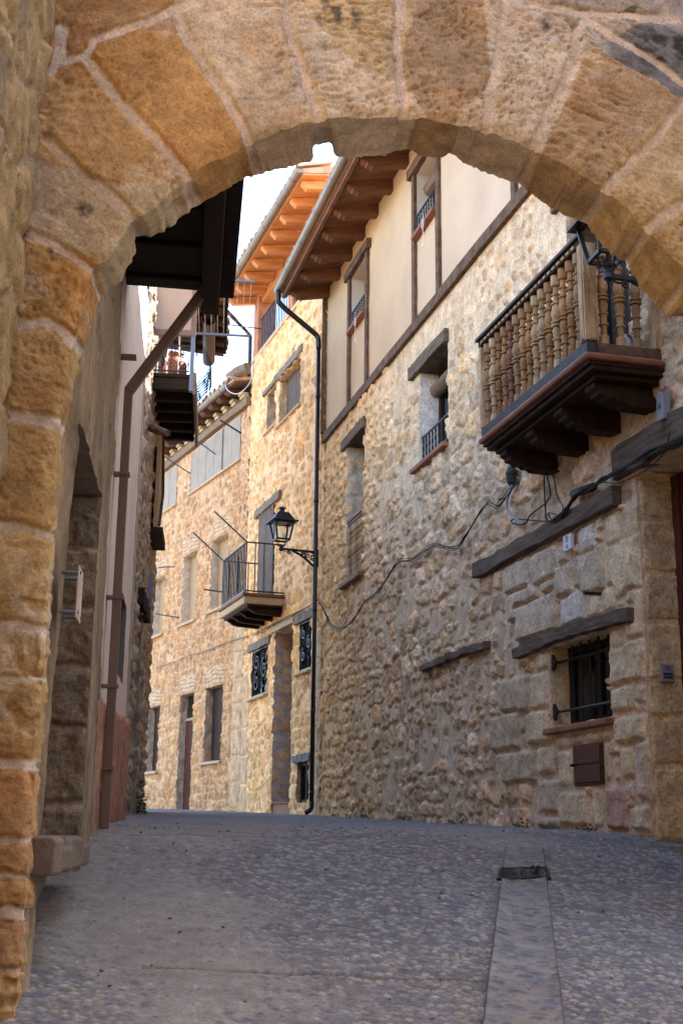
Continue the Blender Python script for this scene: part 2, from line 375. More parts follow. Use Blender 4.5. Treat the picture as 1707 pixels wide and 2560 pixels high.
# ------------------------------------------------------------------ planes of the place
_q = ray(1634, 2083); _q = _q / _q[1] * 8.9
W1 = Wall(_q[0], _q[1], 14.4)                              # house on the right
_u = W1.uv(800, 2036)[0]; E1 = _u; _e = W1.P(_u, 0)
W2 = Wall(_e[0], _e[1], 18.9)                              # stone house with the pine eave
W3_o = W2.P(4.62, 0); W3 = Wall(W3_o[0], W3_o[1], 25.8)    # low stone house closing the street
AA = Wall(0, 4.6, 0); _a = R(6.7)
AA.d = np.array([math.cos(_a), math.sin(_a), 0]); AA.n = np.array([math.sin(_a), -math.cos(_a), 0])   # face of the arch
_l = AA.P(-1.06, 0); WL = Wall(_l[0], _l[1], 6.7, -1)      # left side of the passage
WL2 = Wall(-2.61, 16.0, 5.6, -1)                           # set-back old house on the left
WN = Wall(-1.205, -2.5, 0, -1)                             # wall beside the camera

def ground_z(X, Y):
    yp = Y - 0.467 * (X + 1.38) - 7.3
    a = 0.21 * yp; b = 0.021 * yp; k = 0.02
    mn = np.minimum(a, b)
    return mn - k * np.log(np.exp(-(a - mn) / k) + np.exp(-(b - mn) / k))
def gpt(px, py):
    q = ray(px, py); lo, hi = 0.5, 60.0; q = q / q[1]
    for Y in np.linspace(2, 40, 3000):
        if q[2] * Y < ground_z(q[0] * Y, Y): return (q[0] * Y, Y)
    return (q[0] * 20, 20.0)

# ------------------------------------------------------------------ street
def street():
    xs = np.unique(np.concatenate([np.arange(-60, -3, 3.0), np.arange(-3, -1.7, 0.1), np.arange(-1.7, 2.7, 0.0092), np.arange(2.7, 8, 0.2), np.arange(8, 60, 3.0)]))
    ys = np.unique(np.concatenate([np.arange(-60, -4, 3.0), np.arange(-4, 4.2, 0.1), np.arange(4.3, 7.9, 0.0092), np.arange(7.9, 12, 0.03), np.arange(12, 32, 0.1), np.arange(32, 80, 3.0)]))
    X, Y = np.meshgrid(xs, ys, indexing='ij')
    Zg = ground_z(X, np.clip(Y, -40, 60)); Zg = np.where(Y < -2, ground_z(X, Y * 0 - 2) + (Y + 2) * 0.05, Zg)
    Zg = np.maximum(Zg, -8); Zg = np.where(np.abs(X) > 6, np.clip(Zg, -3, 1), Zg)
    wx = X + (fbm(X * 12, Y * 12, 3, 2) - 0.5) * 0.03; wy = Y + (fbm(X * 12, Y * 12, 4, 2) - 0.5) * 0.03
    e, r1, r2 = vor(wx / 0.042, wy / 0.031, 11, 0.9, 2.2)
    bury = fbm(X * 0.9, Y * 0.9, 5, 4) + 0.10 * sm(-X, -0.6, 1.0) - 0.08 * sm(X, 0.9, 1.6)
    thr = 0.10 + 0.9 * sm(bury, 0.50, 0.88) * (0.4 + 0.6 * r1)
    m = sm(e, thr, thr + 0.28)
    h = m * (0.0025 + 0.005 * r2) + (fbm(X * 2.2, Y * 2.2, 6, 3) - 0.5) * 0.035
    fine = (X > -1.75) & (X < 2.75) & (Y > 4.1) & (Y < 12)
    pal = 1.2 * np.array((0.96, 0.93, 0.88))[None, :] * np.array([(0.115, 0.118, 0.140), (0.155, 0.152, 0.165), (0.20, 0.185, 0.18), (0.22, 0.19, 0.165), (0.095, 0.10, 0.125), (0.235, 0.215, 0.205)])
    sc = pal[np.minimum((r1 * 6).astype(int), 5)] * (0.8 + 0.4 * r2)[..., None]
    mc = np.array((0.205, 0.175, 0.148)) * (0.75 + 0.5 * fbm(X * 1.5, Y * 1.5, 8, 4))[..., None]
    mc = mc * (1 - 0.35 * sm(0.35 - thr, 0, 0.25))[..., None]
    col = mc * (1 - m[..., None]) + sc * m[..., None]
    avg = np.array((0.172, 0.164, 0.160)) * (0.75 + 0.5 * fbm(X * 1.7, Y * 3.5, 9, 5))[..., None]
    col = np.where((fine & (Y < 9.5))[..., None], col, 0.45 * col + 0.55 * avg)
    segs = []
    for a, b in (((330, 2222), (1108, 2260)), ((300, 1919), (1150, 1922))):
        p = gpt(*D(*a)); q = gpt(*D(*b)); segs.append((*p, *q))
    d = seg_dist(X, Y, segs); g = 1 - sm(d, 0.006, 0.016); h = h - 0.016 * g; col = col * (1 - 0.55 * g[..., None])
    # a few dark damp patches and grit
    V = np.stack([X.ravel(), Y.ravel(), (Zg + np.where(fine, h, (fbm(X * 2.2, Y * 2.2, 6, 3) - 0.5) * 0.035)).ravel()], 1)
    o = fastmesh('street', V, gridq(len(xs), len(ys)), ROADM, None, np.concatenate([col.reshape(-1, 3), m.reshape(-1, 1)], 1))
    tag(o, 'sloping street paved with small cobbles set in mortar', 'street', kind='structure')
def channel():
    bl, br, tl, tr = [np.array(gpt(*D(*p))) for p in ((1104, 2345), (1299, 2345), (1157, 1952), (1249, 1952))]
    bl2 = bl + (bl - tl) * 0.9; br2 = br + (br - tr) * 0.9
    g = [np.array(gpt(*D(*p))) for p in ((1143, 2019), (1262, 2020), (1149, 1996), (1253, 1997))]
    n, m = 34, 560
    s = np.linspace(0, 1, n); t = np.linspace(0, 1, m); Sg, T = np.meshgrid(s, t, indexing='ij')
    A = bl2[None, None] * (1 - T[..., None]) + tl * T[..., None]; B = br2[None, None] * (1 - T[..., None]) + tr * T[..., None]
    P = A * (1 - Sg[..., None]) + B * Sg[..., None]; X, Y = P[..., 0], P[..., 1]
    e, r1, r2 = vor(X / 0.085 + (fbm(X * 20, Y * 20, 31, 2) - 0.5) * 0.3, Y / 0.05, 77, 0.9, 2.0)
    k = (r1 > 0.25) * sm(e, 0.12 + 0.5 * (fbm(X * 3, Y * 3, 35, 3) > 0.5) * r2, 0.55)
    dip = 0.012 * (1 - np.abs(Sg * 2 - 1) ** 4)
    Z = ground_z(X, Y) + 0.022 - dip + k * 0.006 + (fbm(X * 25, Y * 25, 32, 3) - 0.5) * 0.006 + (fbm(X * 2.2, Y * 2.2, 6, 3) - 0.5) * 0.035
    edge = np.minimum(Sg, 1 - Sg); Z = np.where(edge < 0.02, Z - 0.05, Z)
    Yn = g[0][1] * (1 - Sg) + g[1][1] * Sg; Yf = g[2][1] * (1 - Sg) + g[3][1] * Sg; Z = np.where((Y > Yn + 0.005) & (Y < Yf - 0.005), Z - 0.06, Z)
    mc = np.array((0.20, 0.175, 0.150)) * (0.78 + 0.44 * fbm(X * 6, Y * 6, 33, 5))[..., None]
    sc = np.array((0.115, 0.115, 0.135)) * (0.7 + 0.6 * r2)[..., None]
    col = mc * (1 - k[..., None]) + sc * k[..., None]; col = np.where((edge < 0.045)[..., None], col * 0.5, col)
    o = fastmesh('drain_channel', np.stack([X.ravel(), Y.ravel(), Z.ravel()], 1), gridq(n, m), ROADM, None, np.concatenate([col.reshape(-1, 3), k.reshape(-1, 1)], 1))
    tag(o, 'smooth mortar gutter strip with pebbles running down the street', 'gutter strip', kind='structure')
    # grate
    g = [np.array(gpt(*D(*p))) for p in ((1143, 2019), (1262, 2020), (1149, 1996), (1253, 1997))]
    c = sum(g) / 4; zc = float(ground_z(c[0], c[1]))
    t_ = thing('drain_grate', 'rusty iron drain grate across the gutter strip', 'grate', (c[0], c[1], zc))
    def gp(a, b, dz):
        p = g[0] * (1 - a) * (1 - b) + g[1] * a * (1 - b) + g[2] * (1 - a) * b + g[3] * a * b
        return (p[0], p[1], float(ground_z(p[0], p[1])) + (float(fbm(np.array(p[0] * 2.2), np.array(p[1] * 2.2), 6, 3)) - 0.5) * 0.035 + dz)
    f = MB()
    for (a, b) in (((0, 0), (1, 0)), ((1, 0), (1, 1)), ((1, 1), (0, 1)), ((0, 1), (0, 0)), ((0.5, 0), (0.5, 1))):
        f.bar(gp(*a, 0.010), gp(*b, 0.010), 0.016, 0.010)
    f.build('frame', IRON, t_)
    for k in range(1, 20):
        if k == 10: continue
        MB().bar(gp(k / 20, 0.02, 0.010), gp(k / 20, 0.98, 0.010), 0.006, 0.009).build('bar', IRON, t_)
    MB().hexa([gp(0, 0, -0.02), gp(1, 0, -0.02), gp(1, 1, -0.02), gp(0, 1, -0.02), gp(0, 0, 0.002), gp(1, 0, 0.002), gp(1, 1, 0.002), gp(0, 1, 0.002)]).build('pit', BLACKW, t_)
    w = MB()
    for k in range(46):
        a = random.gauss(0.72, 0.07); b = random.uniform(0.2, 0.9)
        if k > 38: a = random.gauss(0.3, 0.06)
        p = Vector(gp(min(max(a, 0.05), 0.95), b, 0.014)); th = random.uniform(0, 6.28); L = random.uniform(0.012, 0.03)
        dirv = Vector((math.cos(th), math.sin(th), random.uniform(0.4, 1.4))).normalized(); sd_ = Vector((-math.sin(th), math.cos(th), 0)) * L * 0.3
        w.add([p, p + dirv * L * 0.5 + sd_, p + dirv * L, p + dirv * L * 0.5 - sd_], [(0, 1, 2, 3)])
    tag(w.build('weed', LEAF), 'small green weed growing through the drain grate', 'weed', kind='stuff')
street(); channel()

# ------------------------------------------------------------------ stone arch in front of the camera
ARCH_K = 0.84 * np.array((1.03, 0.96, 0.92))
def arch():
    t_ = thing('stone_arch', 'golden sandstone arch of big voussoirs on a pier spanning the lane', 'arch', AA.P(-1.1, -0.65))
    K = [((20, 2700), (28, 2700)), ((37, 2560), (47, 2560)), ((54, 2372), (66, 2380)), ((70, 2157), (88, 2160)), ((88, 1905), (105, 1905)), ((115, 1568), (127, 1568)), ((123, 1407), (135, 1400)),
         ((136, 1202), (147, 1202)), ((145, 1070), (160, 1090)), ((187, 850), (203, 890)), ((224, 700), (242, 770)), ((228, 668), (252, 745)), ((270, 655), (302, 705)),
         ((318, 575), (336, 640)), ((332, 540), (340, 592)), ((365, 538), (378, 590)), ((395, 512), (420, 572)), ((463, 452), (480, 522)), ((510, 415), (562, 474)),
         ((580, 385), (608, 446)), ((620, 358), (640, 437)), ((700, 325), (720, 418)), ((760, 308), (779, 401)), ((790, 303), (786, 362)), ((815, 300), (822, 358)),
         ((835, 298), (834, 388)), ((870, 296), (866, 396)), ((930, 294), (905, 392)), ((970, 293), (962, 392)), ((1006, 293), (984, 374)), ((1050, 297), (1030, 376)), ((1075, 301), (1050, 391)),
         ((1125, 309), (1108, 397)), ((1145, 313), (1123, 379)), ((1180, 320), (1152, 399)), ((1214, 326), (1178, 417)), ((1272, 346), (1231, 437)), ((1330, 370), (1300, 461)), ((1375, 395), (1330, 485)), ((1430, 420), (1374, 517)), ((1475, 450), (1408, 536)),
         ((1513, 478), (1464, 558)), ((1542, 500), (1478, 582)), ((1565, 517), (1505, 614)), ((1590, 545), (1533, 640)), ((1615, 572), (1562, 654)), ((1640, 598), (1578, 678)), ((1670, 632), (1600, 722)), ((1700, 663), (1638, 757)),
         ((1740, 712), (1676, 794)), ((1780, 762), (1708, 790)), ((1800, 800), (1760, 860)), ((1860, 900), (1810, 980)), ((1920, 1040), (1870, 1100)), ((1975, 1300), (1925, 1330)), ((2000, 1700), (1950, 1700)), ((2020, 2100), (1970, 2100)), ((2050, 2800), (2000, 2800))]
    T = 0.28
    fk = np.array([AA.uv(*a) for a, b in K]); bk = np.array([AA.uv(*b, -T) for a, b in K])
    L = np.concatenate([[0], np.cumsum(np.hypot(*(fk[1:] - fk[:-1]).T))])
    N = int(L[-1] / 0.0075); t = np.linspace(0, L[-1], N)
    fs = np.stack([np.interp(t, L, fk[:, i]) for i in (0, 1)], 1); bs_ = np.stack([np.interp(t, L, bk[:, i]) for i in (0, 1)], 1)
    ker = np.ones(7) / 7
    for A_ in (fs,):
        for i in (0, 1): A_[3:-3, i] = np.convolve(A_[:, i], ker, 'valid')
    fs += (np.stack([fbm(t * 30, t * 0, 4, 3), fbm(t * 30, t * 0 + 9, 5, 3)], 1) - 0.5) * 0.014
    bs_ += (np.stack([fbm(t * 45, t * 0, 6, 3), fbm(t * 45, t * 0 + 9, 7, 3)], 1) - 0.5) * 0.02
    Cc = np.array(AA.uv(*D(930, 1130)))
    dirs = fs - Cc[None]; low = fs[:, 1] < Cc[1]
    dirs[low] = np.stack([np.sign(fs[low, 0] - Cc[0]), np.zeros(low.sum())], 1)
    dirs /= np.linalg.norm(dirs, axis=1)[:, None]
    for i in (0, 1): dirs[10:-10, i] = np.convolve(dirs[:, i], np.ones(21) / 21, 'valid')
    rr = np.concatenate([[0, 0.004, 0.009, 0.015, 0.022], np.arange(0.030, 0.90, 0.0075), np.arange(0.91, 2.4, 0.06)])
    s = fs[:, None, 0] + dirs[:, None, 0] * rr[None]; z = fs[:, None, 1] + dirs[:, None, 1] * rr[None]
    c1 = lambda x, y: (x / 1.8233, y / 1.8233); c2 = lambda x, y: (847 + x / 1.8233, y / 1.8233); c8 = lambda x, y: (x / 1.866, 1300 + y / 1.866); c3 = lambda x, y: (x / 2.94, 600 + y / 2.94)
    JW = [  # mortar joints of the face: (polyline, half width)
        ([c1(215, 640), c1(330, 750), c1(480, 890), c1(620, 1000)], 0.013),
        ([c1(380, 260), c1(520, 430), c1(680, 600), c1(855, 815)], 0.0175),
        ([c1(790, 40), c1(870, 190), c1(980, 370), c1(1135, 655)], 0.016),
        ([c1(1290, -60), c1(1330, 190), c1(1400, 390), c1(1458, 560)], 0.017),
        ([c2(275, -60), c2(268, 200), c2(285, 400), c2(293, 540)], 0.018),
        ([c2(770, -30), c2(740, 220), c2(690, 430), c2(665, 595)], 0.020),
        ([c2(1115, 90), c2(1040, 330), c2(960, 500), c2(880, 680)], 0.015),
        ([c2(1600, 440), c2(1440, 630), c2(1310, 770), c2(1205, 880)], 0.016),
        ([c2(1700, 850), c2(1568, 930), c2(1390, 1050)], 0.018),
        ([(1800, 640), (1700, 690), (1655, 712)], 0.016),
        ([c1(255, 290), c1(390, 260), c1(430, 190), c1(640, 120), c1(800, 45), c1(960, -30)], 0.018),
        ([c1(280, 130), c1(270, 260), c1(240, 320)], 0.024),
        ([c2(600, -60), c2(830, 0), c2(1100, 65), c2(1568, 95), c2(1700, 80)], 0.016),
        ([c2(1115, 90), c2(1330, 215), c2(1568, 385), c2(1700, 480)], 0.016),
        ([c2(1455, -20), c2(1480, 75)], 0.014),
        ([c1(130, 1070), c1(250, 1110), c1(330, 1160), c1(390, 1215), c1(440, 1260)], 0.014),
        ([c1(610, 1000), c1(560, 930), c1(440, 830)], 0.010),
        ([(40, 806), (80, 812), (110, 806), (150, 830), (185, 852), (215, 860)], 0.020),
        ([(30, 1040), (90, 1046), (145, 1056), (160, 1060)], 0.020),
        ([(0, 1308), (60, 1318), (128, 1345), (150, 1345)], 0.016),
        ([(-20, 1560), (60, 1562), (118, 1575), (140, 1578)], 0.012),
        ([(-40, 1700), (60, 1700), (110, 1698)], 0.006),
        ([(-60, 1912), (40, 1908), (88, 1915), (110, 1915)], 0.017),
        ([(-60, 2100), (40, 2100), (90, 2105)], 0.008),
        ([(-60, 2190), (30, 2190), (80, 2195)], 0.006),
        ([(-60, 2278), (20, 2280), (66, 2290), (80, 2295)], 0.020),
        ([(-60, 2420), (20, 2420), (70, 2425)], 0.008),
        ([(-60, 2700), (50, 2700)], 0.02)]
    pts = [(p, w) for pl, w in JW for p in pl]
    ds = np.full(s.shape, 9.0); dw = (fbm(s * 9, z * 9, 41, 3) - 0.5) * 0.030
    sx = s + dw; zx = z + (fbm(s * 9, z * 9, 42, 3) - 0.5) * 0.026
    fine_w = 0.55 + 0.9 * fbm(s * 16, z * 16, 43, 3)
    for pl, w in JW:
        q = [AA.uv(*p) for p in pl]; sg = [(*q[i], *q[i + 1]) for i in range(len(q) - 1)]
        ds = np.minimum(ds, seg_dist(sx, zx, sg) - w * fine_w)
    # stones: representative point, colour, relief
    ST = [((180, 60), (0.400, 0.236, 0.102), 0.012), ((330, 30), (0.400, 0.236, 0.102), 0.012), (c1(430, 640), (0.500, 0.326, 0.146), 0.022), (c1(330, 420), (0.480, 0.306, 0.134), 0.02), (c1(780, 420), (0.500, 0.316, 0.134), 0.02), (c1(600, 250), (0.480, 0.296, 0.123), 0.02),
          (c1(1150, 300), (0.570, 0.484, 0.355), 0.016), (c1(1000, 60), (0.570, 0.484, 0.355), 0.016), (c1(1500, 300), (0.598, 0.528, 0.412), 0.022), (c2(100, 200), (0.522, 0.418, 0.256), 0.02), (c2(100, 450), (0.627, 0.550, 0.426), 0.02), (c2(490, 300), (0.408, 0.308, 0.199), 0.016),
          (c2(880, 300), (0.570, 0.506, 0.398), 0.015), (c2(800, 560), (0.551, 0.484, 0.369), 0.015), (c2(1250, 450), (0.427, 0.308, 0.185), 0.02), (c2(1100, 700), (0.427, 0.314, 0.185), 0.02), (c2(1400, 880), (0.503, 0.385, 0.220), 0.018), (c2(1550, 740), (0.503, 0.385, 0.220), 0.018), (c2(1540, 1150), (0.456, 0.341, 0.185), 0.018),
          (c2(1300, 40), (0.399, 0.352, 0.284), 0.012), (c2(1420, 200), (0.190, 0.193, 0.192), 0.012), (c2(1530, 40), (0.314, 0.297, 0.270), 0.012), (c1(320, 950), (0.494, 0.396, 0.256), 0.016), (c1(480, 1080), (0.475, 0.385, 0.241), 0.02),
          ((130, 700), (0.480, 0.302, 0.118), 0.02), ((180, 700), (0.499, 0.281, 0.100), 0.02), ((110, 950), (0.451, 0.296, 0.130), 0.018), ((80, 1180), (0.451, 0.291, 0.118), 0.018), ((60, 1440), (0.509, 0.343, 0.142), 0.018),
          ((50, 1630), (0.480, 0.322, 0.142), 0.018), ((40, 1800), (0.461, 0.302, 0.130), 0.018), ((30, 2000), (0.480, 0.291, 0.130), 0.018), ((30, 2150), (0.480, 0.281, 0.124), 0.018), ((30, 2240), (0.480, 0.291, 0.118), 0.018), ((20, 2360), (0.442, 0.260, 0.124), 0.018), ((20, 2500), (0.461, 0.291, 0.124), 0.018)]
    bd = np.full(s.shape, 9.0); col = np.zeros(s.shape + (3,)); amp = np.zeros(s.shape)
    for p, c, a in ST:
        q = AA.uv(*p); d = np.hypot(sx - q[0], zx - q[1]); n = d < bd
        bd = np.where(n, d, bd); col = np.where(n[..., None], np.array(c)[None, None], col); amp = np.where(n, a, amp)
    # ordinary courses far from what the picture shows
    e, r1, r2 = vor(s / 0.5, z / 0.33, 19); far = bd > 0.36
    ds = np.where(far, np.minimum(ds, e * 0.33 - 0.018), ds); col = np.where(far[..., None], np.array((0.46, 0.30, 0.14))[None, None] * (0.8 + 0.4 * r1)[..., None], col); amp = np.where(far, 0.016, amp)
    st = sm(ds, -0.002, 0.004); rnd_ = sm(ds, -0.001, 0.016)
    # chisel marks: short slanting pits
    tool = fbm(s * 24 + z * 9, z * 52 - s * 12, 51, 2); rot = -0.35 + 0.5 * (fbm(s * 1.6, z * 1.6, 95, 2) - 0.5); uu_ = s * np.cos(rot) + z * np.sin(rot); vv_ = z * np.cos(rot) - s * np.sin(rot)
    ed_, q1_, q2_ = vor((uu_ + (fbm(s * 20, z * 20, 96, 2) - 0.5) * 0.02) / 0.046, (vv_ + (fbm(s * 20, z * 20, 97, 2) - 0.5) * 0.012) / 0.023, 98, 0.9, 2.0)
    pits = sm(ed_, 0.22, 0.62) * (q1_ > 0.35) * (0.5 + 0.5 * q2_) + 0.35 * sm(tool, 0.50, 0.64)
    area = sm(fbm(s * 2.2, z * 2.2, 52, 3), 0.28, 0.46); pits = pits * (0.25 + 0.75 * area)
    pits = pits * (0.35 + 0.65 * sm(z, 1.2, 2.1))
    lump = fbm(s * 7, z * 7, 53, 4) - 0.5; lump2 = fbm(s * 2.2, z * 7, 54, 3) - 0.5
    H = amp * rnd_ ** 0.8 + st * (lump * 0.013 + lump2 * 0.009 + (fbm(s * 38, z * 38, 66, 3) - 0.5) * 0.008) - st * pits * 0.0135 + (1 - st) * ((fbm(s * 30, z * 30, 55, 3) - 0.5) * 0.010)
    lowz = 1 - sm(z, 0.9, 1.6)
    holes = sm(fbm(s * 14, z * 14, 56, 3), 0.63, 0.72) * lowz; H = H - st * holes * 0.016
    col = col * ARCH_K
    col = col * (0.72 + 0.56 * fbm(s * 5, z * 5, 57, 5))[..., None]
    rust = sm(fbm(s * 3, z * 5, 58, 4), 0.52, 0.72); col = col * (1 - rust[..., None] * np.array((0.0, 0.09, 0.18))[None, None])
    pale = sm(fbm(s * 4, z * 4, 60, 4), 0.58, 0.75)[..., None] * 0.4; col = col * (1 - pale) + np.array((0.56, 0.47, 0.33))[None, None] * pale
    lich = np.zeros(s.shape)
    for p, r_ in ((c1(1530, 40), 0.10), (c1(1490, 90), 0.07), (c2(1450, 230), 0.16), (c2(1560, 220), 0.12), (c2(30, 80), 0.10), (c1(370, 950), 0.075), (c1(340, 880), 0.05), (c3(420, 90), 0.05), (c2(1330, 60), 0.08), (c2(930, 120), 0.05)):
        q = AA.uv(*p); lich = np.maximum(lich, 1 - sm(np.hypot(s - q[0], z - q[1]), r_ * 0.3, r_))
    lich = lich * sm(fbm(s * 24, z * 24, 61, 3), 0.40, 0.62); col = col * (1 - 0.75 * (lich * st)[..., None])
    mc = 0.80 * np.array((0.66, 0.52, 0.40))[None, None] * (0.82 + 0.36 * fbm(s * 7, z * 7, 59, 4))[..., None]
    col = mc * (1 - st[..., None]) + col * st[..., None]
    arris = np.clip(1 - rr / 0.05, 0, 1)[None] ** 2
    Hf = H - arris * (0.007 + 0.022 * fbm(s * 8, z * 8, 62, 3))
    V = AA.G(s, z, Hf); Cf = np.concatenate([col.reshape(-1, 3), (0.35 + 0.5 * st).reshape(-1, 1)], 1)
    face = fastmesh('arch_face', V, gridq(N, len(rr)), ARCHM, t_, Cf)
    # soffit and jamb, from the front arris to the back arris
    Kd = 26; f = np.linspace(0, 1, Kd)
    S2 = fs[:, None, 0] * (1 - f) + bs_[:, None, 0] * f; Z2 = fs[:, None, 1] * (1 - f) + bs_[:, None, 1] * f
    jn = st[:, 8][:, None] * np.ones((1, Kd)); tt = t[:, None] * np.ones((1, Kd)); ff = np.ones((N, 1)) * f[None] * T
    lum = fbm(tt * 7, ff * 7, 71, 4) - 0.5; env = np.sin(np.pi * np.clip(f, 0, 1))[None]
    off = (lum * 0.05 * jn + (1 - jn) * 0.012) * env
    S2 = S2 + dirs[:, None, 0] * off; Z2 = Z2 + dirs[:, None, 1] * off
    w2 = Hf[:, 0][:, None] * (1 - f) - T * f
    c0 = col[:, 9][:, None, :] * np.ones((1, Kd, 1)); c0 = c0 * (0.78 + 0.4 * fbm(tt * 6, ff * 6, 72, 4))[..., None]
    V2 = AA.G(S2, Z2, w2)
    fastmesh('arch_soffit', V2, gridq(N, Kd), ARCHM, t_, np.concatenate([c0.reshape(-1, 3), (0.3 + 0.4 * jn).reshape(-1, 1)], 1))
    # back face
    idx = np.arange(0, N, 1); r3 = np.array([0, 0.1, 0.3, 0.7, 1.2, 2.3])
    s3 = bs_[idx, None, 0] + dirs[idx, None, 0] * r3; z3 = bs_[idx, None, 1] + dirs[idx, None, 1] * r3
    c3_ = 0.7 * np.array((0.42, 0.28, 0.14))[None, None] * (0.75 + 0.5 * fbm(s3 * 3, z3 * 3, 73, 3))[..., None]
    fastmesh('arch_back', AA.G(s3, z3, np.full(s3.shape, -T)), gridq(len(idx), len(r3)), ARCHM, t_, np.concatenate([c3_.reshape(-1, 3), np.full((s3.size, 1), 0.6)], 1))
    # corbel stone at the springing
    return t_
arch()

# ------------------------------------------------------------------ wall beside the camera
def near_wall():
    us = np.unique(np.concatenate([np.arange(0, 5.2, 0.06), np.arange(5.2, 7.0, 0.008)])); zs = np.unique(np.concatenate([np.arange(-3.2, -0.2, 0.05), np.arange(-0.2, 4.6, 0.02)]))
    U, Z = np.meshgrid(us, zs, indexing='ij')
    e, r1, r2 = vor((U + 0.05 * fbm(U * 4, Z * 4, 81, 3)) / 0.42, (Z + 0.12 * fbm(U * 3, Z * 3, 82, 3)) / 0.40, 83)
    smear = sm(fbm(U * 3, Z * 1.6, 84, 4), 0.35, 0.6)
    h = sm(e, 0.03, 0.12); H = 0.03 * h * (0.4 + r2) * (1 - 0.3 * smear) + (fbm(U * 9, Z * 5, 85, 5) - 0.5) * 0.05 + (fbm(U * 30, Z * 20, 86, 3) - 0.5) * 0.012
    crack = sm(fbm(U * 14, Z * 6, 87, 3), 0.62, 0.68); H = H - crack * 0.02
    a = np.array((0.58, 0.41, 0.20)); b = np.array((0.44, 0.335, 0.215)); c = np.array((0.62, 0.44, 0.23))
    n1 = fbm(U * 5, Z * 2.4, 88, 5); n2 = fbm(U * 12, Z * 3, 89, 4)
    col = a * (1 - sm(n1, 0.45, 0.65))[..., None] + b * sm(n1, 0.45, 0.65)[..., None]
    col = col * (1 - sm(n2, 0.55, 0.7))[..., None] + c * sm(n2, 0.55, 0.7)[..., None]
    wh = sm(e, 0.06, 0.0)[..., None]; wh = (1 - sm(e, 0.02, 0.05))[..., None] * (0.3 + 0.7 * smear[..., None])
    col = col * (1 - wh) + np.array((0.66, 0.52, 0.38)) * wh
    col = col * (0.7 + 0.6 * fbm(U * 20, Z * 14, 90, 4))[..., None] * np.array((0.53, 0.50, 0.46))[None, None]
    o = fastmesh('side_wall', WN.G(U, Z, H - 0.045 + 0.031 * (Z - 2.2)), gridq(len(us), len(zs)), ARCHM, None, np.concatenate([col.reshape(-1, 3), np.full((U.size, 1), 0.5)], 1))
    tag(o, 'rough beige stone wall smeared with mortar beside the arch, at the left edge', 'wall')
near_wall()

# ------------------------------------------------------------------ unseen houses added behind and beside the camera to shade the arch
def shading_houses():
    WB1 = Wall(5.5, -4.5, 90, 1); WB1.d = np.array([-1.0, 0, 0]); WB1.n = np.array([0, 1.0, 0])
    o = MB().wbox(WB1, 0, 11, -3.5, SHADE_BACK_H, -4, 0).build('shading_house', PLBEIGE, None)
    tag(o, 'unseen plain house added behind the viewer to shade the arch', 'house')
    o = MB().box(2.9, 7, -4.4, 4.2, -3.5, SHADE_RIGHT_H).build('shading_house', PLBEIGE, None)
    tag(o, 'unseen plain house added on the right beside the viewer to shade the arch', 'house')
SHADE_BACK_H, SHADE_RIGHT_H = 10, 7
shading_houses()

# ------------------------------------------------------------------ shared builders
def window(W, parent, u0, u1, z0, z1, depth, fmat, pmat=PANE, fw=0.06, mull=True, name='window', trans=None):
    f = MB(); e = 0.012
    f.wbox(W, u0 - e, u0 + fw, z0, z1, -depth, -depth + 0.05); f.wbox(W, u1 - fw, u1 + e, z0, z1, -depth, -depth + 0.05)
    f.wbox(W, u0 + fw, u1 - fw, z0 - e, z0 + fw, -depth, -depth + 0.05); f.wbox(W, u0 + fw, u1 - fw, z1 - fw, z1 + e, -depth, -depth + 0.05)
    if mull: f.wbox(W, (u0 + u1) / 2 - fw * 0.45, (u0 + u1) / 2 + fw * 0.45, z0 + fw, z1 - fw, -depth + 0.004, -depth + 0.046)
    if trans: f.wbox(W, u0 + fw, u1 - fw, trans - 0.03, trans + 0.03, -depth + 0.002, -depth + 0.055)
    o = f.build(name, fmat, parent, bevel=0.004)
    MB().wbox(W, u0 + fw * 0.5, u1 - fw * 0.5, z0 + fw * 0.5, z1 - fw * 0.5, -depth - 0.02, -depth + 0.02).build('pane', pmat, o)
    return o
def beam(W, parent, name, u0, u1, z0, z1, w0, w1, mat, bow=0.0, seed=1, rough=0.008):
    """hand-hewn timber lying along the wall"""
    rs = random.Random(seed); n = 18; g = []
    for k in range(n + 1):
        t = k / n; u = u0 + (u1 - u0) * t; b = bow * math.sin(math.pi * t)
        j = lambda: rs.uniform(-rough, rough)
        g.append([W.P(u, z0 + b + j(), w0), W.P(u, z0 + b + j(), w1 + j()), W.P(u, z1 + b + j(), w1 + j()), W.P(u, z1 + b + j(), w0)])
    vs = [v for q in g for v in q]; fs = []
    for k in range(n):
        for i in range(4): fs.append((k * 4 + i, k * 4 + (i + 1) % 4, (k + 1) * 4 + (i + 1) % 4, (k + 1) * 4 + i))
    fs += [(0, 1, 2, 3), tuple(n * 4 + i for i in (3, 2, 1, 0))]
    m = MB(); m.add(vs, fs); return m.build(name, mat, parent, bevel=0.006)
def spiral(W, u, z, w, r0, turns, hand, start, r_t, mb, n=26):
    pts = []
    for k in range(n):
        t = k / (n - 1); a = start + hand * t * turns * 2 * math.pi; r = r0 * (1 - 0.85 * t)
        pts.append(W.P(u + r * math.cos(a), z + r * math.sin(a), w))
    mb.tube(pts, r_t, 5)
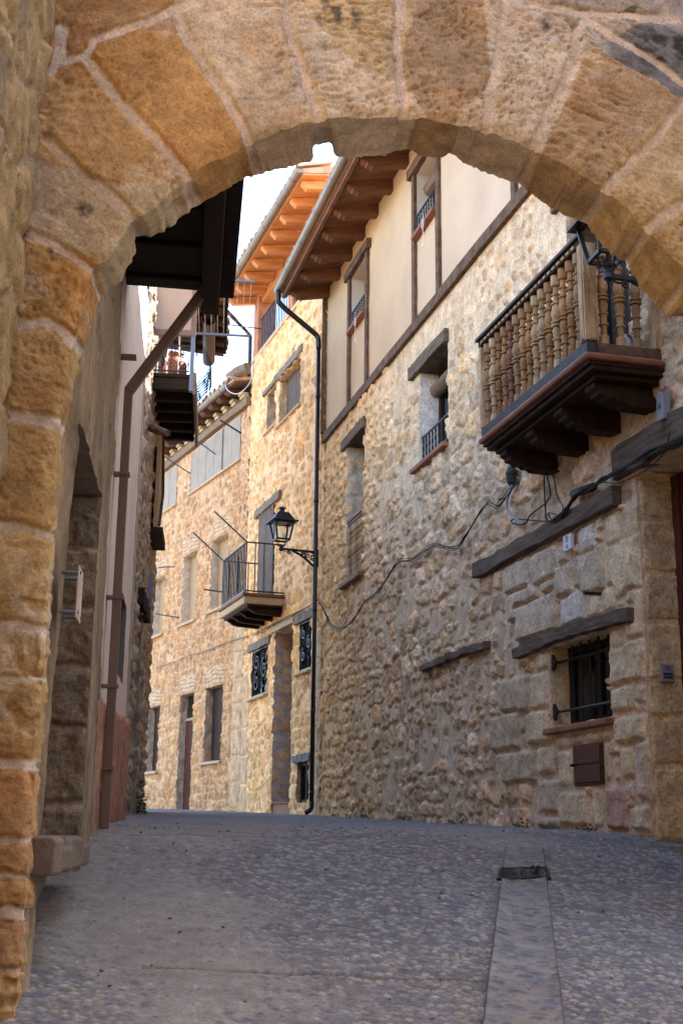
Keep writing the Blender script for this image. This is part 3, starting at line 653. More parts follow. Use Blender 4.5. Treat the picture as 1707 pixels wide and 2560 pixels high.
def tile_row(W, u0, u1, z, w, parent, pitch=0.2, r=0.085, length=0.45, name='tile_edge', slope=0.3, mat=None):
    """the ends of the cover tiles along an eave"""
    m = MB(); n = int((u1 - u0) / pitch)
    for k in range(n):
        u = u0 + (k + 0.5) * (u1 - u0) / n + random.uniform(-0.012, 0.012); ww = w + random.uniform(-0.02, 0.02)
        for s_ in (0,):
            A = []; B = []
            for i in range(8):
                a = math.pi * i / 7
                for (rad, arr) in ((r, A),):
                    arr.append((math.cos(a) * rad, math.sin(a) * rad))
            v = []
            for (du, dz) in A: v.append(W.P(u + du, z + dz, ww))
            for (du, dz) in A: v.append(W.P(u + du * 0.85, z + dz * 0.85 + length * slope, ww - length))
            for (du, dz) in A: v.append(W.P(u + du * 0.8, z + dz * 0.8 - 0.004, ww))
            for (du, dz) in A: v.append(W.P(u + du * 0.66, z + dz * 0.66 + length * slope - 0.004, ww - length))
            fs = []
            for i in range(7): fs += [(i, i + 1, 9 + i, 8 + i), (16 + i, 24 + i, 25 + i, 17 + i), (i, 16 + i, 17 + i, i + 1)]
            m.add(v, fs)
    return m.build(name, mat or TILE, parent)
def gutter(W, u0, u1, z, w, r, parent, mat=ZINC, seams=0.9, br=True):
    """half-round gutter with seams and hooks"""
    m = MB(); n = 10; v = []
    for u in (u0, u1):
        for i in range(n + 1):
            a = math.pi + math.pi * i / n
            v.append(W.P(u, z + math.sin(a) * r, w + math.cos(a) * r))
    m.add(v, [(i, i + 1, n + 2 + i, n + 1 + i) for i in range(n)] + [tuple(range(n + 1)), tuple(range(n + 1, 2 * n + 2))[::-1]])
    u = u0 + 0.3
    while u < u1:
        vv = []
        for uu in (u, u + 0.025):
            for i in range(n + 1):
                a = math.pi + math.pi * i / n; vv.append(W.P(uu, z + math.sin(a) * (r + 0.006), w + math.cos(a) * (r + 0.006)))
        m.add(vv, [(i, i + 1, n + 2 + i, n + 1 + i) for i in range(n)]); u += seams
    m.tube([W.P(u0, z, w + r), W.P(u1, z, w + r)], 0.008, 6)
    return m.build('gutter', mat, parent, smooth=False)
def shell(W, parent, u0, u1, z0, z1, w0, w1, mat=None):
    return MB().wbox(W, u0, u1, z0, z1, w1, w0).build('light_block', mat or LINTST, parent)  # solid box added behind the wall sheet so light does not leak

# ================================================================== house on the right
BAND = 5.80                                                  # underside of the timber band
H1 = thing('stone_house', 'tall rubble house with cream upper storey, timber band and baluster balcony on the right', 'house', W1.P(4, 0))
FLAT = [] 
MC1 = (0.595, 0.435, 0.285)
ST1 = dict(su=0.20, sz=0.145, amp=0.032, mort=0.027, round=0.018, rough=0.046, cols=[(0.661, 0.424, 0.242), (0.719, 0.469, 0.273), (0.571, 0.363, 0.205), (0.765, 0.525, 0.327), (0.685, 0.424, 0.219), (0.616, 0.414, 0.257)],
           mcol=MC1, big=1.7, bigt=0.50, small=0.2)
YEL = (0.62, 0.47, 0.29); YEL2 = (0.66, 0.505, 0.31); GRY = (0.56, 0.44, 0.31); RED = (0.44, 0.27, 0.21)
c9 = lambda x, y: (1200 + x / 2.2406, 1100 + y / 2.2406)
def b1(x0, y0, x1, y1, c, r=0.03):
    """dressed stone seen between two corners of the zoomed picture"""
    ua, za = W1.uv(*c9(x0, y0)); ub, zb = W1.uv(*c9(x1, y1)); return (min(ua, ub), max(ua, ub), min(za, zb), max(za, zb), c, r)
BL1 = [b1(705, 590, 905, 830, YEL2, 0.03), b1(800, 400, 900, 500, YEL, 0.02), b1(700, 430, 790, 560, YEL2, 0.02), b1(820, 860, 915, 1115, YEL, 0.03), b1(735, 1160, 925, 1340, YEL, 0.035),
       b1(600, 880, 760, 1000, YEL2, 0.02), b1(770, 910, 805, 945, YEL, 0.015), b1(735, 1070, 810, 1140, YEL, 0.02), b1(745, 1400, 855, 1510, YEL, 0.035), b1(872, 1380, 932, 1470, GRY, 0.03), b1(760, 1560, 925, 1680, YEL, 0.035), b1(935, 1500, 975, 1650, YEL2, 0.02),
       b1(880, 1700, 955, 2010, GRY, 0.035), b1(862, 2050, 960, 2190, GRY, 0.04), b1(795, 1720, 868, 1890, YEL, 0.03), b1(752, 1780, 785, 1900, YEL, 0.02), b1(835, 1930, 870, 2000, GRY, 0.03), b1(710, 1945, 835, 2180, RED, 0.035), b1(705, 1700, 740, 1910, YEL, 0.02),
       b1(635, 1960, 690, 2170, YEL2, 0.02), b1(450, 1970, 610, 2160, YEL, 0.04), b1(345, 1910, 445, 2080, GRY, 0.04), b1(440, 1750, 520, 1930, YEL2, 0.02), b1(330, 1720, 422, 1865, YEL, 0.035), b1(590, 1635, 735, 1680, YEL, 0.02), b1(430, 1665, 580, 1710, YEL, 0.02),
       b1(275, 1525, 385, 1690, YEL, 0.05), b1(290, 1320, 385, 1490, YEL, 0.035), b1(318, 1205, 384, 1280, YEL, 0.03), b1(350, 700, 520, 880, GRY, 0.045), b1(540, 650, 695, 830, GRY, 0.045), b1(165, 850, 330, 960, GRY, 0.045), b1(215, 940, 440, 1120, GRY, 0.05),
       b1(460, 890, 590, 1040, (0.62, 0.54, 0.45), 0.03), b1(300, 650, 435, 760, GRY, 0.045), b1(145, 720, 285, 810, GRY, 0.045), b1(445, 600, 500, 680, GRY, 0.04), b1(560, 500, 655, 600, (0.60, 0.52, 0.43), 0.03), b1(120, 1360, 290, 1510, (0.52, 0.39, 0.255), 0.045),
       b1(65, 1560, 230, 1720, (0.52, 0.39, 0.255), 0.045), b1(130, 1760, 315, 1910, (0.52, 0.39, 0.255), 0.045), b1(345, 2110, 450, 2170, (0.52, 0.42, 0.31), 0.05)]
BL1 += [(0.70, 1.24, 0.355, 0.70, MC1, 0.0), (0.22, 3.28, 2.41, 2.59, MC1, 0.0), (0.10, 2.34, 1.50, 1.67, MC1, 0.0), (-2.4, 0.30, 2.62, 2.88, MC1, 0.0)]
GW = (0.54, 1.67, 0.86, 1.53); W2_ = (4.14, 5.13, 4.12, 5.30); W3_ = (7.55, 8.46, 3.36, 5.38); BD = (-0.05, 1.02, 3.34, 5.38)
DOOR = (-2.0, -0.01, -0.6, 2.62)
def cover1(U, Z):
    k = sm(Z, 4.3, 5.5) * (1 - 0.45 * sm(U, 6.0, 7.0)) * 0.38
    k = k + (sm(U, 5.05, 5.15) * (1 - sm(U, 5.9, 6.4)) * sm(Z, 5.0, 5.2))              # plastered strip round the window
    k = k + 0.5 * sm(-U, -1.9, -0.9) * (1 - sm(Z, 0.9, 2.4)) * 0.2
    k = k + 1.6 * sm(Z, 5.35, 5.6) * (1 - sm(U, 5.6, 5.9)) * sm(U, 3.0, 3.6)
    return np.clip(k, 0, 2.2) + 0.16 * fbm(U * 0.9, Z * 0.9, 505, 3)
def tint1(U, Z):
    w = sm(U, 5.0, 9.5)[..., None]                         # warm bounce light painted into the stone towards the far corner
    return 1 + w * np.array((0.14, 0.02, -0.20))[None, None]
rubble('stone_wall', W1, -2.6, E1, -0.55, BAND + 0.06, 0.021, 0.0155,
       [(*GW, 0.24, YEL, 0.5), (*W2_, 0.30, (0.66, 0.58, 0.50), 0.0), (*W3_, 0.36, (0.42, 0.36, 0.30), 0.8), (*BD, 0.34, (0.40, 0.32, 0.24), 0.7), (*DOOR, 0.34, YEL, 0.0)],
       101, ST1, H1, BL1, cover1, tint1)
# door jamb facing the lane mouth, coursed
WJ = Wall(*(W1.P(-0.004, 0, 0.0)[:2]), 0); WJ.d = -W1.n; WJ.n = -W1.d
JB = []; zz = -0.35
for k, hgt in enumerate((0.31, 0.52, 0.34, 0.26, 0.42, 0.36, 0.40, 0.32)):
    JB.append((0.012, 0.40, zz + 0.008, zz + hgt - 0.008, [YEL, YEL2, (0.57, 0.43, 0.27)][k % 3], 0.02)); zz += hgt
rubble('door_jamb', WJ, 0.0, 0.335, -0.5, 2.61, 0.012, 0.012, [], 140, ST1, H1, JB)
# upper storey: flat cream render
PU1 = (7.45, 8.32, 7.08, 7.92); PU2 = (4.40, 5.21, 7.08, 7.92); PU3 = (1.25, 2.05, 7.08, 7.92)
rubble('cream_wall', W1, -2.6, E1, BAND, 9.0, 0.08, 0.05, [(*PU1, 0.30, (0.56, 0.48, 0.40), 0.0), (*PU2, 0.30, (0.56, 0.48, 0.40), 0.0), (*PU3, 0.30, (0.56, 0.48, 0.40), 0.0)],
       150, dict(su=3.0, sz=3.0, amp=0.0, mort=9.0, round=0.03, rough=0.0, cols=[(0.7, 0.5, 0.33)], mcol=(0.52, 0.365, 0.225)), H1, (), None,
       lambda U, Z: (0.93 + 0.14 * fbm(U * 3, Z * 0.7, 777, 4))[..., None] + sm(-U, -9, -2)[..., None] * np.array((0.0, 0.09, 0.27))[None, None], 0.0, stone_material('smooth_render', 120, 0.3, 0.003, 0.05, 0.0))  # pale bluish skylight painted into the colour towards the near end
shell(W1, H1, -2.7, E1 + 0.05, -0.6, 8.9, -5.0, -0.40)
beam(W1, H1, 'timber_band', -2.6, E1 + 0.02, BAND + 0.03, BAND + 0.165, 0.005, 0.055, TIMBER, 0, 3, 0.006)
MB().wbox(W1, E1 - 0.03, E1 + 0.05, 5.99, 8.42, -0.05, 0.07).build('corner_post', TIMBER, H1, bevel=0.006)
for k, (a, b, c, d) in enumerate((PU1, PU2, PU3)):
    beam(W1, H1, 'lintel', a - 0.20, b + 0.20, d + 0.005, d + 0.14, 0.005, 0.075, TIMBER, 0, 10 + k, 0.004)
    for u in (a - 0.045, b + 0.045):
        MB().wbox(W1, u - 0.05, u + 0.05, BAND + 0.17, d + 0.0, 0.005, 0.045).build('timber_post', TIMBER, H1, bevel=0.004)
    MB().wbox(W1, a + 0.01, b - 0.01, c - 0.07, c - 0.012, -0.02, 0.085).build('sill', TERRA, H1, bevel=0.008)
    w_ = window(W1, H1, a, b, c, d, 0.26, DARKW, PANE, 0.06, True)
    rl = MB()
    for i in range(2): rl.bar(W1.P(a, c + 0.05 + 0.20 * i, 0.015), W1.P(b, c + 0.05 + 0.20 * i, 0.015), 0.018, 0.018)
    for i in range(9):
        u = a + (i + 0.5) * (b - a) / 9; p = [W1.P(u, c + 0.05 + 0.2 * q / 8, 0.015) for q in range(9)]
        rl.tube(p, [0.007, 0.011, 0.007, 0.011, 0.008, 0.011, 0.007, 0.011, 0.007], 6)
    rl.build('railing', IRON, H1)
    if k == 0:
        bl = MB(); z = d - 0.02
        while z > c + 0.30: bl.wbox(W1, a + 0.04, b - 0.04, z - 0.026, z, -0.20, -0.185); z -= 0.03
        bl.build('blind', SLAT, w_)
    else:
        bl = MB(); bl.tube([W1.P(a + 0.03, d - 0.20, -0.16), W1.P(b - 0.03, d - 0.20, -0.16)], 0.085, 14)
        for i in range(7):
            an = i * 0.9; bl.tube([W1.P(a + 0.028, d - 0.20 + 0.086 * math.sin(an), -0.16 + 0.086 * math.cos(an)), W1.P(b - 0.028, d - 0.20 + 0.086 * math.sin(an), -0.16 + 0.086 * math.cos(an))], 0.006, 4)
        bl.build('rolled_blind', SLAT, w_)
    cp = MB(); cp.tube(smooth_path([W1.P(a + 0.28, c + 0.04, 0.10), W1.P(a + 0.25, c - 0.12, 0.10), W1.P(a + 0.29, c - 0.16, 0.105), W1.P(a + 0.33, c - 0.10, 0.10), W1.P(a + 0.29, c - 0.04, 0.1), W1.P(a + 0.29, c - 0.36, 0.095)]), 0.004, 5)
    cp.lathe(W1.P(a + 0.29, c - 0.40, 0.095), [(0.004, 0), (0.012, 0.01), (0.012, 0.03), (0.004, 0.045)], 6); cp.build('blind_cord', WHITE, w_)
# stone storey windows
a, b, c, d = W2_
w_ = window(W1, H1, a, b, c, d, 0.28, DARKW, PANE, 0.07)
bl = MB(); bl.tube([W1.P(a + 0.03, d - 0.24, -0.20), W1.P(b - 0.03, d - 0.24, -0.20)], 0.09, 14); bl.build('rolled_blind', SLAT, w_)
beam(W1, H1, 'lintel', a - 0.05, b + 0.28, d - 0.03, d + 0.125, -0.34, 0.06, TIMBH, 0, 21, 0.006)
MB().wbox(W1, a - 0.02, b + 0.16, c - 0.06, c - 0.005, -0.03, 0.085).build('sill', TERRA, H1, bevel=0.01)
rl = MB()
for z in (c + 0.06, c + 0.34): rl.bar(W1.P(a + 0.01, z, -0.02), W1.P(b - 0.01, z, -0.02), 0.02, 0.02)
for i in range(9):
    u = a + (i + 0.5) * (b - a) / 9; rl.tube([W1.P(u, c + 0.06 + 0.28 * q / 6, -0.02) for q in range(7)], [0.008, 0.013, 0.008, 0.013, 0.008, 0.013, 0.008], 6)
rl.build('railing', IRON, H1)
a, b, c, d = W3_
window(W1, H1, a, b, c, d, 0.34, DARKW, PANE, 0.08)
beam(W1, H1, 'lintel', a - 0.08, b + 0.25, d - 0.03, d + 0.12, -0.34, 0.05, TIMBH, 0, 22, 0.006)
MB().wbox(W1, a - 0.05, b + 0.12, c - 0.07, c - 0.005, -0.03, 0.10).build('sill', TERRA, H1, bevel=0.01)
# profile of a turned baluster (radius, height 0..1)
BP = [(0.034, 0), (0.034, 0.085), (0.018, 0.10), (0.022, 0.12), (0.022, 0.19), (0.034, 0.195), (0.034, 0.21), (0.023, 0.215), (0.025, 0.30), (0.036, 0.305), (0.036, 0.318), (0.024, 0.325), (0.036, 0.40), (0.024, 0.445), (0.042, 0.45), (0.042, 0.468), (0.024, 0.475), (0.042, 0.49), (0.042, 0.505), (0.024, 0.512),
      (0.038, 0.56), (0.040, 0.60), (0.028, 0.66), (0.022, 0.685), (0.036, 0.69), (0.036, 0.705), (0.022, 0.712), (0.023, 0.78), (0.034, 0.785), (0.034, 0.80), (0.021, 0.805), (0.019, 0.875), (0.036, 0.89), (0.036, 1.0)]
def baluster(p, h, mat, parent, k=1.0):
    return MB().lathe(p, [(r * k, z * h) for r, z in BP], 12).build('baluster', mat, parent, smooth=False)
rl = MB(); rl.wbox(W1, a + 0.005, b - 0.005, c + 0.86, c + 0.91, -0.06, 0.01); rl.wbox(W1, a + 0.005, b - 0.005, c + 0.78, c + 0.855, -0.045, -0.005)
for i in range(12): rl.wbox(W1, a + 0.03 + i * 0.072, a + 0.065 + i * 0.072, c + 0.80, c + 0.835, -0.004, 0.008)
o = rl.build('balustrade', REDW, H1)
b0 = baluster(W1.P(a + 0.07, c, -0.025), 0.78, PALEW, o)
for i in range(1, 8):
    q = dup(b0, o); q.location = Vector(W1.P(a + 0.07 + i * 0.11, c, -0.025)) - Vector(W1.P(a + 0.07, c, -0.025))
# eave: boarding, rafters, gutter, tiles
EZ = 8.40
ev = MB(); ev.hexa([W1.P(-2.6, EZ + 0.02, -0.1), W1.P(E1 + 0.05, EZ + 0.02, -0.1), W1.P(E1 + 0.05, EZ - 0.16, 0.70), W1.P(-2.6, EZ - 0.16, 0.70),
                    W1.P(-2.6, EZ + 0.06, -0.1), W1.P(E1 + 0.05, EZ + 0.06, -0.1), W1.P(E1 + 0.05, EZ - 0.12, 0.70), W1.P(-2.6, EZ - 0.12, 0.70)])
eave1 = ev.build('eave', RAFT, H1)
MB().hexa([W1.P(-2.6, EZ - 0.20, 0.66), W1.P(E1 + 0.06, EZ - 0.20, 0.66), W1.P(E1 + 0.06, EZ - 0.20, 0.715), W1.P(-2.6, EZ - 0.20, 0.715), W1.P(-2.6, EZ - 0.08, 0.66), W1.P(E1 + 0.06, EZ - 0.08, 0.66), W1.P(E1 + 0.06, EZ - 0.08, 0.715), W1.P(-2.6, EZ - 0.08, 0.715)]).build('fascia', RAFT, eave1, bevel=0.006)
def rafter(W, u, zw, zt, w, parent, hw=0.055, hh=0.13, mat=RAFT, scal=True):
    """carved rafter end: side profile with two coves at the tip"""
    sl = (zt - zw) / w
    prof = [(-0.05, 0.0), (w, sl * w), (w, sl * w - 0.035), (w - 0.03, sl * w - 0.05), (w - 0.045, sl * w - 0.075), (w - 0.085, sl * w - 0.082), (w - 0.10, sl * w - 0.11), (w - 0.15, sl * w - 0.118), (w - 0.17, sl * (w - 0.17) - hh), (-0.05, -hh)] if scal else \
           [(-0.05, 0.0), (w, sl * w), (w, sl * w - 0.05), (w - 0.09, sl * (w - 0.09) - hh), (-0.05, -hh)]
    return MB().prism([W.P(u - hw, zw + z, x) for x, z in prof], W.d * hw * 2).build('rafter', mat, parent, bevel=0.004)
r0 = rafter(W1, E1 - 0.12, EZ + 0.015, EZ - 0.13, 0.64, eave1, 0.065, 0.17)
k = 1
while E1 - 0.12 - 0.69 * k > -2.4:
    q = dup(r0, eave1); q.location = Vector(W1.d * -0.69 * k); k += 1
gutter(W1, -2.6, E1 + 0.10, EZ - 0.055, 0.79, 0.066, eave1, ZINC, 0.95)
tile_row(W1, -2.6, E1 + 0.1, EZ + 0.0, 0.80, eave1, 0.2, 0.085, 0.6)
MB().hexa([W1.P(-2.6, EZ + 0.065, 0.0), W1.P(E1 + 0.05, EZ + 0.065, 0.0), W1.P(E1 + 0.05, EZ - 0.11, 0.74), W1.P(-2.6, EZ - 0.11, 0.74), W1.P(-2.6, EZ + 1.75, -5), W1.P(E1 + 0.05, EZ + 1.75, -5), W1.P(E1 + 0.05, EZ - 0.03, 0.74), W1.P(-2.6, EZ - 0.03, 0.74)]).build('roof', TILE, H1)
# downpipe: out of the gutter end, back to the corner, down to the street
dp = MB(); gz = EZ - 0.13
pp = [W1.P(E1 - 0.02, gz + 0.05, 0.80), W1.P(E1 - 0.02, gz - 0.10, 0.80), W1.P(E1 - 0.0, gz - 0.22, 0.74), W1.P(E1 + 0.06, gz - 0.55, 0.26), W1.P(E1 + 0.08, gz - 0.66, 0.13), W1.P(E1 + 0.08, gz - 0.85, 0.11)]
dp.tube(smooth_path(pp, 5), 0.043, 12)
zb = float(ground_z(*W1.P(E1 + 0.08, 0, 0.11)[:2]))
dp.tube([W1.P(E1 + 0.08, gz - 0.85, 0.11), W1.P(E1 + 0.08, 3.0, 0.11), W1.P(E1 + 0.08, zb + 0.16, 0.11)], 0.034, 12)
dp.tube(smooth_path([W1.P(E1 + 0.08, zb + 0.2, 0.11), W1.P(E1 + 0.08, zb + 0.10, 0.115), W1.P(E1 + 0.09, zb + 0.05, 0.17), W1.P(E1 + 0.10, zb + 0.035, 0.20)], 4), 0.036, 12)
for z in (zb + 0.3, 1.7, 3.2, 4.9, 6.6): dp.tube([W1.P(E1 + 0.08, z, 0.11), W1.P(E1 + 0.08, z + 0.05, 0.11)], 0.039, 12)
dp.build('downpipe', PIPEM, H1, smooth=True)
# ground window with iron grille
a, b, c, d = GW
w_ = window(W1, H1, a, b, c, d, 0.22, DARKW, PANE, 0.06, True)
gr = MB()
for i in range(6):
    u = a + 0.06 + i * (b - a - 0.30) / 5; gr.tube([W1.P(u, c - 0.0, -0.10), W1.P(u, d + 0.0, -0.10)], 0.010, 6)
for z in (c + 0.13, d - 0.13):
    gr.tube([W1.P(a - 0.02, z, -0.10), W1.P(b - 0.09, z, -0.06), W1.P(b - 0.05, z, -0.02)], 0.012, 6)
    gr.add([W1.P(b - 0.03 + q, z + s_, -0.012 + 0.0) for q, s_ in ((-0.07, 0), (0, 0.07), (0.05, 0), (0, -0.07))] + [W1.P(b - 0.03 + q, z + s_, -0.03) for q, s_ in ((-0.07, 0), (0, 0.07), (0.05, 0), (0, -0.07))],
           [(0, 1, 2, 3), (7, 6, 5, 4), (0, 4, 5, 1), (1, 5, 6, 2), (2, 6, 7, 3), (3, 7, 4, 0)])
gr.build('grille', IRON, H1)
beam(W1, H1, 'lintel', a - 0.42, b + 0.65, d - 0.015, d + 0.085, -0.22, 0.075, TIMBH, 0.03, 31, 0.010)
sl = MB()
for i in range(4):
    u = a - 0.02 + i * (b - a + 0.06) / 4; sl.wbox(W1, u, u + (b - a + 0.06) / 4 - 0.008, c - 0.06, c - 0.008, -0.16, 0.07)
sl.build('sill', TERRA, H1, bevel=0.012)
# meter cupboard door
mc = MB(); mc.wbox(W1, 0.715, 1.225, 0.37, 0.685, 0.0, 0.022); o = mc.build('meter_cover', DOORM, H1, bevel=0.006)
md = MB()
for (p, q, r, s_) in ((0.735, 1.205, 0.39, 0.525), (0.735, 1.205, 0.532, 0.668)): md.wbox(W1, p, q, r, s_, 0.0221, 0.030)
md.build('panel', DOORM, o, bevel=0.004)
MB().tube([W1.P(1.19, 0.53, 0.025), W1.P(1.19, 0.53, 0.06)], 0.012, 8).build('knob', IRON, o)
# timbers built into the wall
_b = beam(W1, H1, 'embedded_beam', 0.24, 3.25, 2.43, 2.57, -0.05, 0.085, TIMBH, 0, 41, 0.012)
c10 = lambda x, y: (750 + x / 2.6127, 1200 + y / 2.6127)
u_a, z_a = W1.uv(*c10(1245, 1085)); u_b, z_b = W1.uv(*c10(820, 1225))
beam(W1, H1, 'embedded_beam', u_a, u_b, (z_a + z_b) / 2 - 0.035, (z_a + z_b) / 2 + 0.035, -0.05, 0.075, TIMBH, 0.015, 42, 0.014)
beam(W1, H1, 'door_lintel', -2.4, 0.28, 2.63, 2.86, -0.33, 0.06, TIMBH, 0, 43, 0.015)
# entrance door
dr = MB(); dr.wbox(W1, -1.45, -0.012, -0.25, 2.62, -0.40, -0.33); o = dr.build('door', DOORM, H1)
df = MB(); df.wbox(W1, -0.11, -0.010, -0.25, 2.60, -0.329, -0.27); df.wbox(W1, -0.16, -0.115, -0.25, 2.55, -0.329, -0.29); df.wbox(W1, -1.45, -0.165, 2.5, 2.60, -0.329, -0.285); df.build('door_frame', DOORM, o, bevel=0.008)
dl = MB()
for (z0_, z1_) in ((0.15, 0.85), (1.05, 2.35)): dl.wbox(W1, -0.95, -0.26, z0_, z1_, -0.329, -0.31)
dl.build('panel', DOORM, o, bevel=0.012)
MB().wbox(W1, -2.0, -0.01, -0.35, float(ground_z(*W1.P(-0.3, 0, 0)[:2])) + 0.025, -0.38, 0.10).build('threshold', material('door_step', (0.17, 0.14, 0.11), 0.9, 0.3, 7, 0.6, 40), H1, bevel=0.01)
# balcony
def balcony():
    ua, ub, w1 = -0.52, 1.60, 0.62
    bz = 3.32
    t_ = MB()
    t_.wbox(W1, ua + 0.03, ub - 0.03, bz - 0.125, bz - 0.06, -0.02, w1 - 0.05); t_.wbox(W1, ua + 0.08, ub - 0.08, bz - 0.165, bz - 0.126, -0.02, w1 - 0.11)
    t_.wbox(W1, ua + 0.015, ub - 0.015, bz - 0.09, bz - 0.061, -0.02, w1 - 0.022)
    bal = t_.build('balcony', DARKW, H1, bevel=0.012)
    m = MB(); n = 8
    m.wbox(W1, ua - 0.015, ub + 0.015, bz - 0.059, bz - 0.005, 0.0, w1 + 0.01); m.build('tile_edge', TERRA, bal, bevel=0.024)
    m = MB(); m.wbox(W1, ua + 0.01, ub - 0.01, bz - 0.004, bz + 0.085, w1 - 0.10, w1 - 0.015); m.build('bottom_rail', BLACKW, bal, bevel=0.008)
    for (p, q) in ((ua + 0.01, ua + 0.09), (ub - 0.09, ub - 0.01)): MB().wbox(W1, p, q, bz - 0.004, bz + 0.075, 0.0, w1 - 0.102).build('bottom_rail', TIMBER, bal, bevel=0.008)
    m = MB(); m.wbox(W1, ua + 0.05, ub - 0.05, bz - 0.02, bz - 0.0042, 0.0, w1 - 0.11); m.build('floor', BLACKW, bal)
    h = 0.76; z0 = bz + 0.075; zt = z0 + h
    m = MB(); m.wbox(W1, ua - 0.02, ub + 0.02, zt + 0.055, zt + 0.085, w1 - 0.125, w1 + 0.02); m.wbox(W1, ua - 0.02, ua + 0.11, zt + 0.055, zt + 0.085, 0.0, w1 - 0.127); m.build('hand_rail', BLACKW, bal, bevel=0.006)
    m = MB(); m.wbox(W1, ua, ub, zt, zt + 0.0545, w1 - 0.105, w1 - 0.005); m.wbox(W1, ua, ua + 0.09, zt, zt + 0.0545, 0.0, w1 - 0.107); m.build('carved_rail', DARKW, bal, bevel=0.005)
    m = MB(); k = ua + 0.13
    while k < ub - 0.06: m.wbox(W1, k, k + 0.055, zt + 0.012, zt + 0.034, w1 - 0.0049, w1 + 0.004); k += 0.085
    m.build('dentils', PALEW, bal, bevel=0.003)
    np_ = MB(); np_.wbox(W1, ua, ua + 0.10, bz - 0.004 + 0.09, zt + 0.01, w1 - 0.11, w1 - 0.005)
    np_.wbox(W1, ua + 0.02, ua + 0.08, z0 + 0.02, zt - 0.03, w1 - 0.0049, w1 + 0.004); np_.wbox(W1, ua - 0.006, ua - 0.0002, z0 + 0.02, zt - 0.03, w1 - 0.085, w1 - 0.03); np_.build('newel_post', PALEW, bal, bevel=0.006)
    MB().wbox(W1, ua + 0.005, ua + 0.085, bz + 0.076, zt, 0.0, 0.07).build('newel_post', PALEW, bal, bevel=0.005)
    MB().wbox(W1, ub - 0.035, ub, bz + 0.086, zt, w1 - 0.10, w1 - 0.01).build('newel_post', PALEW, bal, bevel=0.004)
    p0 = W1.P(ua + 0.19, z0, w1 - 0.055); base = baluster(p0, h, PALEW, bal, 1.05); N = 15
    pb = W1.P(ua + 0.19 + (ub - 0.10 - ua - 0.19) / (N - 1), z0, w1 - 0.055); base2 = baluster(pb, h, HONEY, bal, 1.05); rs_ = random.Random(3)
    for i in range(2, N):
        u = ua + 0.19 + i * (ub - 0.10 - ua - 0.19) / (N - 1)
        if i == N - 5: baluster(W1.P(u, z0, w1 - 0.055), h, REDW, bal, 1.05); continue
        if rs_.random() < 0.45: q = dup(base2, bal); q.location = Vector(W1.P(u, z0, w1 - 0.055)) - Vector(pb); continue
        q = dup(base, bal); q.location = Vector(W1.P(u, z0, w1 - 0.055)) - Vector(p0)
    for w in (0.19, 0.32, 0.45):
        for u in (ua + 0.045, ub - 0.045):
            q = dup(base, bal); q.location = Vector(W1.P(u, z0, w)) - Vector(p0)
    # carved corbels
    for u in (ua + 0.16, ua + 0.72, ua + 1.28, ub - 0.28):
        pr = [(-0.05, -0.166), (0.49, -0.166), (0.49, -0.205), (0.45, -0.225), (0.45, -0.25), (0.4, -0.26), (0.38, -0.285), (0.33, -0.28), (0.3, -0.305), (0.26, -0.3), (0.22, -0.325), (-0.05, -0.33)]
        MB().prism([W1.P(u, bz + z - 0.001, x) for x, z in pr], W1.d * 0.15).build('corbel', DARKW, bal, bevel=0.008)
    # doorway behind it
    window(W1, H1, BD[0], BD[1], BD[2], BD[3], 0.33, DARKW, PANE, 0.10, True, 'balcony_door')
    beam(W1, H1, 'lintel', BD[0] - 0.3, BD[1] + 0.22, BD[3] - 0.03, BD[3] + 0.12, -0.33, 0.05, TIMBH, 0, 51, 0.008)
    jug = thing('plastic_jug', 'white plastic jug with a red cap standing on the wooden balcony', 'jug', W1.P(ua + 0.14, bz, 0.24))
    MB().lathe(W1.P(ua + 0.14, bz, 0.24), [(0.05, 0), (0.055, 0.01), (0.055, 0.13), (0.045, 0.17), (0.02, 0.20), (0.02, 0.22)], 14).build('body', WHITE, jug, smooth=True)
    MB().lathe(W1.P(ua + 0.14, bz + 0.215, 0.24), [(0.023, 0), (0.023, 0.03)], 10).build('cap', TERRA, jug)
balcony()

# things fixed to the right house
def number_tile():
    u, z = W1.uv(*c9(523, 577))
    t_ = thing('number_tile', 'small white house number tile below the dark wall beam', 'number tile', W1.P(u, z, 0.05))
    MB().wbox(W1, u - 0.075, u + 0.075, z - 0.065, z + 0.065, 0.03, 0.062).build('plate', WHITE, t_, bevel=0.004)
    def word(txt, cu, cz, size, mat, nm):
        c = bpy.data.curves.new(nm, 'FONT'); c.body = txt; c.size = size; c.align_x = 'CENTER'; c.align_y = 'CENTER'; c.extrude = 0.001
        tmp = bpy.data.objects.new(nm, c); C.objects.link(tmp); me = bpy.data.meshes.new_from_object(tmp.evaluated_get(bpy.context.evaluated_depsgraph_get())); bpy.data.objects.remove(tmp)
        me.materials.clear(); ob = link(nm, me, mat, t_)
        X = Vector(-W1.d); Y = Vector((0, 0, 1)); N = Vector(W1.n)
        m = Matrix((X, Y, N)).transposed().to_4x4(); m.translation = Vector(W1.P(cu, cz, 0.0645)) - Vector(wloc(t_)); ob.matrix_local = m
    word('18', u + 0.0, z + 0.040, 0.034, INK, 'number'); word('12', u, z + 0.012, 0.034, INK, 'number'); word('40', u, z - 0.035, 0.05, INK2, 'number')
number_tile()
